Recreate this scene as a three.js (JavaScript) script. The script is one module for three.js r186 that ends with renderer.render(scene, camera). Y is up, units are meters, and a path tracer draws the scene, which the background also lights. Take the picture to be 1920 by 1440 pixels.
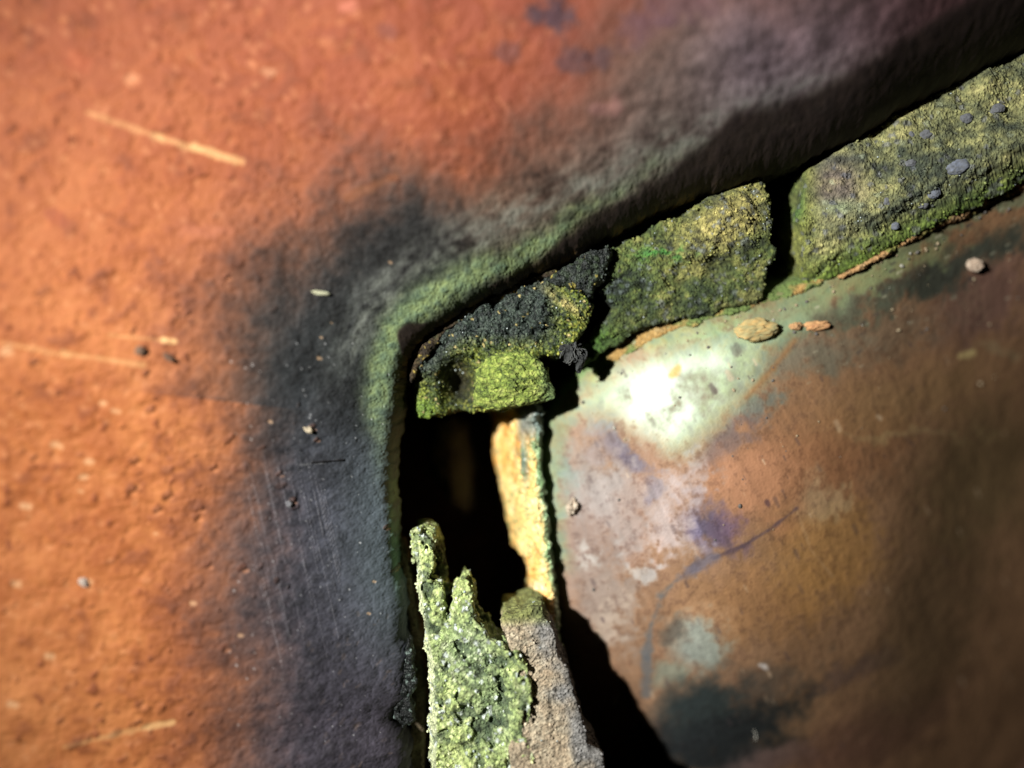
import * as THREE from 'three';
import { mergeGeometries, mergeVertices } from 'three/addons/utils/BufferGeometryUtils.js';

// ---------------------------------------------------------------- camera, light, exposure
// 1 unit of the plan below = 0.1 mm; plan x to the right, y towards the viewer's feet, w up towards the lens
const S = 0.0001, D = 1550;
const scene = new THREE.Scene();
scene.background = new THREE.Color(0, 0, 0);
const camera = new THREE.PerspectiveCamera(2 * Math.atan(720 / D) * 180 / Math.PI, 4 / 3, 0.005, 5);
camera.position.set(0, D * S, 0); camera.up.set(0, 0, -1); camera.lookAt(0, 0, 0);
camera.focus = 0.155; camera.userData.fStop = 2.8;
scene.add(camera);
const LIGHT = [-660, 120, 2300], AIM = [1250, 820, 0];
const torch = new THREE.SpotLight(0xfffdf8, 0.66, 0, 0.55, 1, 2);
torch.position.set((LIGHT[0] - 960) * S, LIGHT[2] * S, (LIGHT[1] - 720) * S);
torch.target.position.set((AIM[0] - 960) * S, AIM[2] * S, (AIM[1] - 720) * S);
torch.castShadow = true; torch.shadow.radius = 0.25; torch.shadow.mapSize.set(2048, 2048);
torch.shadow.camera.near = 0.02; torch.shadow.camera.far = 0.9; torch.shadow.bias = -0.0002;
scene.add(torch, torch.target);
const renderer = new THREE.WebGLRenderer({ antialias: true });
renderer.toneMapping = THREE.LinearToneMapping; renderer.toneMappingExposure = 1.0;
renderer.shadowMap.enabled = true; renderer.setSize(1024, 768);

// ---------------------------------------------------------------- numbers
function rng(seed) { let a = seed >>> 0; return () => { a = (a + 0x6D2B79F5) | 0; let t = Math.imul(a ^ (a >>> 15), 1 | a); t = (t + Math.imul(t ^ (t >>> 7), 61 | t)) ^ t; return ((t ^ (t >>> 14)) >>> 0) / 4294967296; }; }
const PERM = new Uint8Array(1024), HV = new Float32Array(256);
{ const r = rng(77); const p = [...Array(256).keys()]; for (let i = 255; i > 0; i--) { const j = Math.floor(r() * (i + 1)); [p[i], p[j]] = [p[j], p[i]]; } for (let i = 0; i < 1024; i++) PERM[i] = p[i & 255]; for (let i = 0; i < 256; i++) HV[i] = r(); }
const clamp = (v, a = 0, b = 1) => v < a ? a : v > b ? b : v;
const sst = (a, b, v) => { const t = clamp((v - a) / (b - a)); return t * t * (3 - 2 * t); };
const lerp = (a, b, t) => a + (b - a) * t;
function n2(x, y) {
  const xi = Math.floor(x), yi = Math.floor(y); let fx = x - xi, fy = y - yi; fx = fx * fx * (3 - 2 * fx); fy = fy * fy * (3 - 2 * fy);
  const a = PERM[xi & 255], b = PERM[(xi + 1) & 255], j = yi & 255, k = (yi + 1) & 255;
  const v00 = HV[PERM[a + j]], v10 = HV[PERM[b + j]], v01 = HV[PERM[a + k]], v11 = HV[PERM[b + k]];
  return (v00 + (v10 - v00) * fx) * (1 - fy) + (v01 + (v11 - v01) * fx) * fy;
}
function f2(x, y, o = 3) { let s = 0, a = 0.5, t = 0; for (let i = 0; i < o; i++) { s += a * n2(x, y); t += a; a *= 0.5; const q = x; x = x * 1.6 - y * 1.2 + 17.3; y = q * 1.2 + y * 1.6 + 5.1; } return s / t; }
function n3(x, y, z) {
  const zi = Math.floor(z); let fz = z - zi; fz = fz * fz * (3 - 2 * fz);
  const o1 = PERM[zi & 255], o2 = PERM[(zi + 1) & 255];
  return lerp(n2(x + o1 * 1.0, y + o1 * 3.0), n2(x + o2 * 1.0, y + o2 * 3.0), fz);
}
function f3(x, y, z, o = 3) { let s = 0, a = 0.5, t = 0; for (let i = 0; i < o; i++) { s += a * n3(x, y, z); t += a; a *= 0.5; const q = x; x = x * 1.6 - y * 1.2 + 11.3; y = q * 1.2 + y * 1.6 + 3.1; z = z * 2.03 + 7.7; } return s / t; }
const hash3 = (i, j, k) => PERM[PERM[PERM[i & 255] + (j & 255)] + (k & 255)];
// rounded grains: 1 in a grain's middle, 0 between grains; also the grain's own random number
const GR = [0, 0];
function grains(x, y, z) {
  const xi = Math.floor(x), yi = Math.floor(y), zi = Math.floor(z); let best = 9, id = 0;
  for (let k = -1; k < 2; k++) for (let j = -1; j < 2; j++) for (let i = -1; i < 2; i++) {
    const h = hash3(xi + i, yi + j, zi + k), dx = xi + i + HV[h] - x, dy = yi + j + HV[(h + 71) & 255] - y, dz = zi + k + HV[(h + 143) & 255] - z, d = dx * dx + dy * dy + dz * dz;
    if (d < best) { best = d; id = HV[(h + 29) & 255]; }
  }
  GR[0] = Math.max(0, 1 - best * 1.3); GR[1] = id; return GR;
}
function g2(x, y) {   // the same on a plane
  const xi = Math.floor(x), yi = Math.floor(y); let best = 9, id = 0;
  for (let j = -1; j < 2; j++) for (let i = -1; i < 2; i++) {
    const h = PERM[PERM[(xi + i) & 255] + ((yi + j) & 255)], dx = xi + i + HV[h] - x, dy = yi + j + HV[(h + 71) & 255] - y, d = dx * dx + dy * dy;
    if (d < best) { best = d; id = HV[(h + 29) & 255]; }
  }
  GR[0] = Math.max(0, 1 - best * 1.3); GR[1] = id; return GR;
}
const toPlan = (px, py, w) => [960 + (px - 960) * (D - w) / D, 720 + (py - 720) * (D - w) / D];
const lin = c => { c /= 255; return c <= 0.04045 ? c / 12.92 : Math.pow((c + 0.055) / 1.055, 2.4); };
function segD(px, py, ax, ay, bx, by) { const vx = bx - ax, vy = by - ay, l = vx * vx + vy * vy || 1; let t = ((px - ax) * vx + (py - ay) * vy) / l; t = t < 0 ? 0 : t > 1 ? 1 : t; const dx = px - ax - vx * t, dy = py - ay - vy * t; return dx * dx + dy * dy; }
function segDist(px, py, ax, ay, bx, by) { const vx = bx - ax, vy = by - ay, t = clamp(((px - ax) * vx + (py - ay) * vy) / (vx * vx + vy * vy || 1)); const dx = px - ax - vx * t, dy = py - ay - vy * t; return [Math.sqrt(dx * dx + dy * dy), t]; }
function polySigned(poly, x, y) {   // negative inside
  let d = 1e9, inside = false;
  for (let i = 0, j = poly.length - 1; i < poly.length; j = i++) {
    const [ax, ay] = poly[j], [bx, by] = poly[i]; d = Math.min(d, segD(x, y, ax, ay, bx, by));
    if ((ay > y) !== (by > y) && x < (bx - ax) * (y - ay) / (by - ay) + ax) inside = !inside;
  }
  d = Math.sqrt(d); return inside ? -d : d;
}
const knots = (K, v) => { if (v <= K[0][0]) return K[0][1]; for (let i = 1; i < K.length; i++) if (v <= K[i][0]) { const t = (v - K[i - 1][0]) / (K[i][0] - K[i - 1][0]); return lerp(K[i - 1][1], K[i][1], t * t * (3 - 2 * t)); } return K[K.length - 1][1]; };
const colKnots = (K, v) => [0, 1, 2].map(c => knots(K.map(k => [k[0], k[1][c]]), v));

// ---------------------------------------------------------------- making things
const taken = {};
function numbered(n) { const k = taken[n] = (taken[n] ?? -1) + 1; return k ? `${n}_${String(k).padStart(3, '0')}` : n; }
function tag(o, label, category, group, kind) { if (label) o.userData.label = label; if (category) o.userData.category = category; if (group) o.userData.group = group; if (kind) o.userData.kind = kind; return o; }
function shade(o) { o.traverse(m => { if (m.isMesh) { m.castShadow = true; m.receiveShadow = true; } }); return o; }
function thing(name, [x, y, w], label, category, group) { const o = new THREE.Group(); o.name = numbered(name); o.position.set((x - 960) * S, w * S, (y - 720) * S); scene.add(o); return tag(o, label, category, group); }
function mesh(name, geo, mat, parent = scene) {
  const m = new THREE.Mesh(geo, mat); m.name = parent === scene ? numbered(name) : name; m.castShadow = m.receiveShadow = true;
  if (parent !== scene) m.position.copy(parent.position).negate();
  parent.add(m); return m;
}
const pos3 = (x, y, w) => [(x - 960) * S, w * S, (y - 720) * S];
function texture(w, h, window, fn) {   // fn(x, y, out): rgb 0..255 and bump 0..1
  const [x0, y0, x1, y1] = window, c = new Uint8Array(w * h * 4), b = new Float32Array(w * h), o = [0, 0, 0, 0]; let lo = 1e9, hi = -1e9;
  for (let j = 0; j < h; j++) for (let i = 0; i < w; i++) {
    fn(lerp(x0, x1, (i + 0.5) / w), lerp(y0, y1, (j + 0.5) / h), o); const q = j * w + i;
    c[q * 4] = clamp(o[0], 0, 255); c[q * 4 + 1] = clamp(o[1], 0, 255); c[q * 4 + 2] = clamp(o[2], 0, 255); c[q * 4 + 3] = 255; b[q] = o[3]; lo = Math.min(lo, o[3]); hi = Math.max(hi, o[3]);
  }
  const bb = new Float32Array(w * h * 4); for (let q = 0; q < w * h; q++) { const v = (b[q] - lo) / (hi - lo); bb[q * 4] = bb[q * 4 + 1] = bb[q * 4 + 2] = v; bb[q * 4 + 3] = 1; }
  const ct = new THREE.DataTexture(c, w, h), bt = new THREE.DataTexture(bb, w, h, THREE.RGBAFormat, THREE.FloatType);
  ct.colorSpace = THREE.SRGBColorSpace;
  for (const t of [ct, bt]) { t.magFilter = t.minFilter = THREE.LinearFilter; t.wrapS = t.wrapT = THREE.ClampToEdgeWrapping; t.needsUpdate = true; }
  return { map: ct, bump: bt, scale: (hi - lo) * S };
}
// fine grain shared by all mortar: relief and speckle with a real size of 70 mm a side
const MICRO = 700, micro = texture(1024, 1024, [0, 0, MICRO, MICRO], (x, y, o) => {
  const wob = f2(x / 9, y / 9, 2) - 0.5, [a] = g2(x / 5.2 + wob, y / 5.2 - wob), b = f2(x / 3.2 + 50, y / 3.2, 2), c = f2(x / 22, y / 22 + 9, 3), v = clamp(0.5 + (a - 0.5) * 0.34 + (b - 0.5) * 0.75 + (c - 0.5) * 0.35);
  o[0] = lerp(168, 255, v); o[1] = lerp(170, 255, v); o[2] = lerp(168, 252, v); o[3] = a * 2.0 + b * 3.4 + c * 3;
});
for (const t of [micro.map, micro.bump]) t.wrapS = t.wrapT = THREE.MirroredRepeatWrapping;
const grainy = { map: micro.map, bumpMap: micro.bump, bumpScale: micro.scale };
const M = {
  rough: new THREE.MeshStandardMaterial({ vertexColors: true, ...grainy, roughness: 0.92, metalness: 0 }),
  damp: new THREE.MeshPhysicalMaterial({ vertexColors: true, ...grainy, roughness: 0.6, metalness: 0, specularIntensity: 0.6 }),
  wet: new THREE.MeshPhysicalMaterial({ vertexColors: true, bumpMap: micro.bump, bumpScale: micro.scale, roughness: 0.38, metalness: 0, clearcoat: 0.35, clearcoatRoughness: 0.25 }),
  crumb: new THREE.MeshStandardMaterial({ color: 0xffffff, roughness: 0.92 }),
  bare: new THREE.MeshStandardMaterial({ vertexColors: true, roughness: 0.9 }),
  quartz: new THREE.MeshPhysicalMaterial({ color: 0xa9b4b2, roughness: 0.25, metalness: 0 }),
  drop: new THREE.MeshPhysicalMaterial({ color: 0xe8fff4, roughness: 0.02, transmission: 1, thickness: 0.001, ior: 1.33 }),
  fibre: new THREE.MeshStandardMaterial({ color: 0x4c4e4c, roughness: 0.8 }),
  paleFibre: new THREE.MeshStandardMaterial({ color: 0xe0ddd0, roughness: 0.7 }),
};
function finish(P, I, C, uv) {
  const g = new THREE.BufferGeometry(); g.setAttribute('position', new THREE.BufferAttribute(P instanceof Float32Array ? P : new Float32Array(P), 3));
  if (uv) g.setAttribute('uv', new THREE.BufferAttribute(new Float32Array(uv), 2));
  if (C) g.setAttribute('color', new THREE.BufferAttribute(new Float32Array(C), 3));
  g.setIndex(new THREE.BufferAttribute(new Uint32Array(I), 1)); g.computeVertexNormals(); return g;
}
// solid body from a distance field on a grid (surface nets)
function netBody(x0, x1, y0, y1, w0, w1, cell, column, colour) {
  const nx = Math.ceil((x1 - x0) / cell) + 1, ny = Math.ceil((y1 - y0) / cell) + 1, nz = Math.ceil((w1 - w0) / cell) + 1;
  const F = new Float32Array(nx * ny * nz).fill(99), at = (i, j, k) => (j * nx + i) * nz + k;
  for (let j = 1; j < ny - 1; j++) for (let i = 1; i < nx - 1; i++) { const fn = column(x0 + i * cell, y0 + j * cell); if (!fn) continue; for (let k = 1; k < nz - 1; k++) F[at(i, j, k)] = fn(w0 + k * cell); }
  const V = new Int32Array(nx * ny * nz).fill(-1), P = [], C = [], I = [], T = [];
  const off = [[0, 0, 0], [1, 0, 0], [0, 1, 0], [1, 1, 0], [0, 0, 1], [1, 0, 1], [0, 1, 1], [1, 1, 1]], E = [[0, 1], [2, 3], [4, 5], [6, 7], [0, 2], [1, 3], [4, 6], [5, 7], [0, 4], [1, 5], [2, 6], [3, 7]];
  const v = new Float32Array(8);
  for (let j = 0; j < ny - 1; j++) for (let i = 0; i < nx - 1; i++) for (let k = 0; k < nz - 1; k++) {
    let m = 0; for (let c = 0; c < 8; c++) { v[c] = F[at(i + off[c][0], j + off[c][1], k + off[c][2])]; if (v[c] < 0) m++; }
    if (!m || m === 8) continue;
    let sx = 0, sy = 0, sz = 0, n = 0;
    for (const [a, b] of E) if ((v[a] < 0) !== (v[b] < 0)) { const t = v[a] / (v[a] - v[b]); sx += lerp(off[a][0], off[b][0], t); sy += lerp(off[a][1], off[b][1], t); sz += lerp(off[a][2], off[b][2], t); n++; }
    const X = x0 + (i + sx / n) * cell, Y = y0 + (j + sy / n) * cell, W = w0 + (k + sz / n) * cell; T.push((X + 0.8 * W) / MICRO, (Y + 0.6 * W) / MICRO);
    V[at(i, j, k)] = P.length / 3; P.push(...pos3(X, Y, W)); const c = colour(X, Y, W); C.push(lin(c[0]), lin(c[1]), lin(c[2]));
  }
  const quad = (a, b, c, d, flip) => { if (a < 0 || b < 0 || c < 0 || d < 0) return; if (flip) I.push(a, b, c, a, c, d); else I.push(a, c, b, a, d, c); };
  for (let j = 1; j < ny - 1; j++) for (let i = 1; i < nx - 1; i++) for (let k = 1; k < nz - 1; k++) {
    const f = F[at(i, j, k)] < 0;
    if (f !== (F[at(i + 1, j, k)] < 0)) quad(V[at(i, j - 1, k - 1)], V[at(i, j, k - 1)], V[at(i, j, k)], V[at(i, j - 1, k)], !f);
    if (f !== (F[at(i, j + 1, k)] < 0)) quad(V[at(i - 1, j, k - 1)], V[at(i - 1, j, k)], V[at(i, j, k)], V[at(i, j, k - 1)], !f);
    if (f !== (F[at(i, j, k + 1)] < 0)) quad(V[at(i - 1, j - 1, k)], V[at(i, j - 1, k)], V[at(i, j, k)], V[at(i - 1, j, k)], !f);
  }
  let vol = 0; for (let q = 0; q < I.length; q += 3) { const a = I[q] * 3, b = I[q + 1] * 3, c = I[q + 2] * 3; vol += P[a] * (P[b + 1] * P[c + 2] - P[b + 2] * P[c + 1]) + P[a + 1] * (P[b + 2] * P[c] - P[b] * P[c + 2]) + P[a + 2] * (P[b] * P[c + 1] - P[b + 1] * P[c]); }
  if (vol < 0) for (let q = 0; q < I.length; q += 3) { const t = I[q + 1]; I[q + 1] = I[q + 2]; I[q + 2] = t; }
  return finish(P, I, C, T);
}
// crumbly slab: outline seen at height `face`, top surface top(x, y), thickness, rounding, displacement outwards
function slab({ outline, face, top, thick, round = 12, cell = 2.6, disp, amp, colour, carve }) {
  const poly = outline.map(([x, y]) => toPlan(x, y, face)); let x0 = 1e9, x1 = -1e9, y0 = 1e9, y1 = -1e9, w0 = 1e9, w1 = -1e9;
  for (const [x, y] of poly) { x0 = Math.min(x0, x); x1 = Math.max(x1, x); y0 = Math.min(y0, y); y1 = Math.max(y1, y); }
  const pad = amp + cell * 3;
  for (let i = 0; i <= 20; i++) for (let j = 0; j <= 20; j++) { const t = top(lerp(x0, x1, i / 20), lerp(y0, y1, j / 20)); w0 = Math.min(w0, t - thick); w1 = Math.max(w1, t); }
  return netBody(x0 - pad, x1 + pad, y0 - pad, y1 + pad, w0 - pad, w1 + pad + 6, cell, (x, y) => {
    const d2 = polySigned(poly, x, y); if (d2 > pad) return null;
    const t = top(x, y), mid = t - thick / 2, half = thick / 2;
    return w => {
      const a = d2 + round, b = Math.abs(w - mid) - half + round, A = Math.max(a, 0), B = Math.max(b, 0);
      let d = Math.min(Math.max(a, b), 0) + Math.sqrt(A * A + B * B) - round;
      if (Math.abs(d) < amp + cell * 1.5) { d -= disp(x, y, w); if (carve) d = Math.max(d, carve(x, y, w)); }
      return d;
    };
  }, colour);
}
const mixTo = (o, c, k) => { o[0] += (c[0] - o[0]) * k; o[1] += (c[1] - o[1]) * k; o[2] += (c[2] - o[2]) * k; };
// marks: blobs and strokes in plan coordinates, painted or pressed into the surface
function bucketed(list, reach, step = 64) { const m = new Map(); list.forEach(q => { const [a, b, c, d] = reach(q); for (let i = Math.floor(a / step); i <= Math.floor(c / step); i++) for (let j = Math.floor(b / step); j <= Math.floor(d / step); j++) { const k = i * 4096 + j; if (!m.has(k)) m.set(k, []); m.get(k).push(q); } }); return (x, y) => m.get(Math.floor(x / step) * 4096 + Math.floor(y / step)); }

// ---------------------------------------------------------------- the upper clay tile
const edgePts = [[770, 1950], [768, 1700], [764, 1500], [762, 1440], [760, 1385], [742, 1348], [760, 1300], [764, 1240], [758, 1180], [749, 1110], [741, 1050], [736, 970], [734, 890], [739, 835], [748, 780], [752, 730], [764, 680], [792, 640], [836, 606], [880, 578], [945, 543], [1000, 513], [1060, 486], [1120, 452], [1180, 422], [1250, 388], [1350, 352], [1430, 326], [1500, 300], [1600, 262], [1740, 182], [1920, 95], [2200, -30], [2600, -200]];
const edgeCurve = new THREE.CatmullRomCurve3(edgePts.map(p => new THREE.Vector3(p[0], p[1], 0)), false, 'centripetal');
const edge = edgeCurve.getSpacedPoints(900).map(p => [p.x, p.y]);
const arc = [0]; for (let i = 1; i < edge.length; i++) arc.push(arc[i - 1] + Math.hypot(edge[i][0] - edge[i - 1][0], edge[i][1] - edge[i - 1][1]));
const tAt = (x, y) => { let b = 1e9, t = 0; edge.forEach((p, i) => { const d = (p[0] - x) ** 2 + (p[1] - y) ** 2; if (d < b) { b = d; t = arc[i]; } }); return t; };
const T = { low: tAt(762, 1440), mid: tAt(736, 970), bend: tAt(764, 680), c1: tAt(1000, 513), c2: tAt(1250, 388), c3: tAt(1430, 326), c4: tAt(1740, 182), c5: tAt(1920, 95) };
const rollOf = t => knots([[T.low, 60], [T.mid, 62], [T.bend, 95], [T.c1, 150], [T.c3, 215], [T.c5, 250]], t);
const lenOf = t => knots([[T.mid, 130], [T.bend, 110], [T.c1, 105], [T.c3, 100], [T.c5, 105]], t);
const topOf = (s, t) => { const q = Math.max(s, 0); return rollOf(t) * (1 - Math.exp(-q / lenOf(t))) + 0.2 * q - 0.00004 * q * q; };
const WIN = [-420, -420, 2300, 1800], GS = 8, gnx = Math.ceil((WIN[2] - WIN[0]) / GS) + 2, gny = Math.ceil((WIN[3] - WIN[1]) / GS) + 2, GA = new Float32Array(gnx * gny), GT = new Float32Array(gnx * gny);
for (let j = 0; j < gny; j++) for (let i = 0; i < gnx; i++) {
  const x = WIN[0] + i * GS, y = WIN[1] + j * GS; let b = 1e9, bi = 0;
  for (let k = 0; k < edge.length; k += 3) { const d = (edge[k][0] - x) ** 2 + (edge[k][1] - y) ** 2; if (d < b) { b = d; bi = k; } }
  const k0 = Math.max(0, bi - 3), k1 = Math.min(edge.length - 1, bi + 3), tx = edge[k1][0] - edge[k0][0], ty = edge[k1][1] - edge[k0][1];
  let dm = 1e9, tt = 0; for (let k = k0; k < k1; k++) { const [d, u] = segDist(x, y, ...edge[k], ...edge[k + 1]); if (d < dm) { dm = d; tt = lerp(arc[k], arc[k + 1], u); } }
  GA[j * gnx + i] = dm * (tx * (y - edge[bi][1]) - ty * (x - edge[bi][0]) < 0 ? 1 : -1); GT[j * gnx + i] = tt;
}
for (let pass = 0; pass < 3; pass++) { const c = GT.slice(), R = 14; for (let j = 0; j < gny; j++) { let a = 0; for (let i = -R; i < gnx; i++) { const n = Math.min(gnx - 1, i + R), o = Math.max(0, i - R - 1); a += i === -R ? c[j * gnx] * (2 * R + 1) : c[j * gnx + n] - c[j * gnx + o]; if (i >= 0) GT[j * gnx + i] = a / (2 * R + 1); } } const d = GT.slice(); for (let i = 0; i < gnx; i++) { let a = 0; for (let j = -R; j < gny; j++) { const n = Math.min(gny - 1, j + R), o = Math.max(0, j - R - 1); a += j === -R ? d[i] * (2 * R + 1) : d[n * gnx + i] - d[o * gnx + i]; if (j >= 0) GT[j * gnx + i] = a / (2 * R + 1); } } }
const ST = [0, 0];
function sOf(x, y) {
  const gx = clamp((x - WIN[0]) / GS, 0, gnx - 1.01), gy = clamp((y - WIN[1]) / GS, 0, gny - 1.01), i = Math.floor(gx), j = Math.floor(gy), u = gx - i, v = gy - j, q = j * gnx + i;
  ST[0] = lerp(lerp(GA[q], GA[q + 1], u), lerp(GA[q + gnx], GA[q + gnx + 1], u), v); ST[1] = lerp(lerp(GT[q], GT[q + 1], u), lerp(GT[q + gnx], GT[q + gnx + 1], u), v); return ST;
}
const onUpper = (px, py) => { let p = [px, py], w = 0; for (let k = 0; k < 7; k++) { const [s, t] = sOf(p[0], p[1]); w = topOf(s, t); p = toPlan(px, py, w); } return [p[0], p[1], w]; };

const upperMarks = [];   // [ax, ay, bx, by, half width, colour, strength, press]
const U = (ax, ay, bx, by, r, c, k, press = 0) => { const a = onUpper(ax, ay), b = onUpper(bx, by); upperMarks.push([a[0], a[1], b[0], b[1], r, c, k, press]); };
const TAN = [200, 158, 106], DK = [88, 48, 32], INK = [62, 48, 58];
U(165, 212, 300, 258, 6, TAN, 0.4, 0.6); U(290, 255, 372, 282, 8, TAN, 0.6, 1.2); U(366, 278, 450, 305, 9, TAN, 0.75, 1.2); U(0, 642, 130, 668, 5, TAN, 0.4); U(120, 662, 268, 684, 6, TAN, 0.45, 1); U(205, 628, 325, 640, 4, TAN, 0.35); U(305, 637, 326, 640, 6, TAN, 0.9); U(120, 1400, 215, 1378, 5, TAN, 0.5); U(210, 1378, 275, 1364, 7, TAN, 0.5, 1); U(270, 1364, 325, 1352, 8, TAN, 0.8, 1);
U(1010, 30, 1055, 32, 26, INK, 0.8); U(640, 12, 660, 16, 14, [205, 130, 110], 0.45); U(715, 55, 730, 60, 14, [110, 60, 50], 0.7); U(500, 135, 512, 138, 9, [196, 150, 118], 0.45); U(248, 152, 256, 152, 12, [220, 160, 120], 0.45); U(795, 114, 800, 114, 10, [200, 132, 96], 0.45); U(470, 118, 476, 124, 8, [220, 150, 110], 0.45);
U(345, 435, 430, 435, 13, [170, 104, 80], 0.3); U(100, 400, 120, 415, 16, [130, 66, 42], 0.6); U(730, 330, 745, 336, 6, DK, 0.6, -1.5); U(140, 115, 160, 120, 16, [150, 74, 44], 0.5); U(585, 867, 645, 862, 2.2, [26, 24, 26], 0.9, -4); U(610, 868, 560, 872, 1.5, [130, 130, 130], 0.5);
U(940, 95, 960, 95, 18, INK, 0.35); U(1060, 115, 1130, 110, 20, INK, 0.5); U(1180, 60, 1230, 40, 30, [84, 60, 72], 0.4); U(1120, 205, 1150, 200, 16, [190, 130, 130], 0.25); U(650, 370, 740, 330, 10, [150, 90, 50], 0.3); U(1225, 20, 1330, -20, 40, [88, 60, 70], 0.4);
for (const [x, y, r] of [[265, 655, 8], [315, 668, 9], [275, 770, 9], [310, 930, 10], [365, 970, 9], [290, 955, 8], [370, 955, 7], [250, 865, 9], [240, 920, 10], [395, 878, 8], [270, 700, 6], [260, 1320, 8], [255, 1355, 7], [180, 1322, 6], [580, 803, 7], [520, 890, 6], [545, 940, 6], [590, 825, 4], [415, 1215, 9], [385, 1060, 8], [245, 620, 6], [325, 575, 6], [30, 740, 8], [105, 740, 6], [720, 990, 5], [735, 1072, 6], [450, 1065, 9], [150, 1090, 7], [60, 860, 8], [60, 680, 8], [420, 520, 6], [345, 590, 6]]) { U(x, y, x + r * 0.9, y - r * 0.6, r * 0.75, DK, 0.42, -2.6); U(x + r, y + r * 0.6, x + r + 5, y + r * 0.5, r * 0.5, [228, 150, 100], 0.35, 0.8); }
for (const [x, y, r] of [[190, 756, 6], [215, 770, 7], [165, 866, 7], [155, 893, 6], [160, 1090, 7], [30, 1095, 8], [290, 1000, 5], [105, 835, 8], [90, 1230, 8], [10, 660, 10], [20, 1320, 9], [45, 950, 8], [360, 1130, 6], [450, 1190, 5], [150, 920, 5], [505, 790, 3], [597, 672, 4], [620, 605, 2], [600, 632, 2], [730, 491, 2.5], [700, 1090, 3], [690, 1150, 3]]) U(x, y, x + r, y + 1, r, [208, 168, 128], 0.6, 0.8);
{ const r = rng(5); for (let i = 0; i < 34; i++) { const x = 455 + r() * 160, y = 850 + r() * 250, l = 60 + r() * 150; U(x, y, x + l * 0.22, y + l, 0.9, [150, 146, 150], 0.16 + 0.2 * r(), -0.5); }
  for (let i = 0; i < 150; i++) { const x = 430 + r() * 300, y = 640 + r() * 760; U(x, y, x + 1, y + 1, 0.9 + r() * 1.1, [190, 190, 190], 0.3 + 0.4 * r(), 0.6); }
  for (let i = 0; i < 190; i++) { const x = r() * 560, y = r() * 1440, q = 2 + 5 * r() ** 2; U(x, y, x + q * 2.6 * r(), y - q * 2 * r(), q, DK, 0.1 + 0.25 * r(), -0.8 - 1.6 * r()); }
  for (let i = 0; i < 46; i++) { const x = 560 + r() * 180, y = 1150 + r() * 300; U(x, y, x + 8 * r(), y - 8 * r(), 1.2 + r() * 4, [150, 124, 104], 0.06 + 0.2 * r(), 0.3); } }
const marksAt = bucketed(upperMarks, m => [Math.min(m[0], m[2]) - m[4] * 2.2, Math.min(m[1], m[3]) - m[4] * 2.2, Math.max(m[0], m[2]) + m[4] * 2.2, Math.max(m[1], m[3]) + m[4] * 2.2]);
function marks(list, x, y, o, rough, inner = 0.35) { if (!list) return; for (const m of list) { const d = Math.sqrt(segD(x, y, m[0], m[1], m[2], m[3])); const q = 1 - sst(inner, 1.1, d / m[4] + rough * 1.3); if (q > 0) { mixTo(o, m[5], q * m[6]); o[3] += m[7] * q; } } }
const sootW = t => knots([[0, 330], [T.low, 320], [T.mid + 180, 300], [T.mid, 352], [T.bend - 60, 362], [T.bend + 90, 290], [T.c1, 200], [T.c2, 290], [T.c3, 350], [T.c4, 450]], t);
const SOOT_AND_LIT = [[T.low, [66, 63, 73]], [T.mid, [58, 60, 70]], [T.bend - 40, [34, 38, 40]], [T.bend + 150, [37, 38, 38]], [T.c1, [84, 68, 58]], [T.c2, [98, 88, 84]], [T.c3, [106, 96, 106]], [T.c4, [70, 50, 54]]];  // soot tones, painted lighter on the upper fold where its roll is lit
const along = f => { const q = new Float32Array(1200); for (let i = 0; i < 1200; i++) q[i] = f(i * 4); return t => q[t < 0 ? 0 : t > 4796 ? 1199 : Math.round(t / 4)]; };
const sootLitTab = []; for (let i = 0; i <= 400; i++) sootLitTab.push(colKnots(SOOT_AND_LIT, i * 9));
const wetShadeW = t => knots([[T.bend, 4], [T.bend + 90, 8], [T.c1, 12], [T.c1 + 90, 30], [T.c2, 46], [T.c2 + 60, 66], [T.c3 - 50, 92], [T.c3, 84], [T.c4, 100], [T.c5, 100]], t);
const sootT = along(sootW), wetShadeT = along(wetShadeW), bandAt = along(t => knots([[T.mid, 10], [T.bend - 60, 30], [T.bend, 42], [T.bend + 100, 46], [T.c1, 36], [T.c2, 60]], t)), bandWide = along(t => knots([[T.mid, 14], [T.bend - 60, 24], [T.bend, 27], [T.bend + 110, 30], [T.c1, 22], [T.c2, 16]], t));
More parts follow.
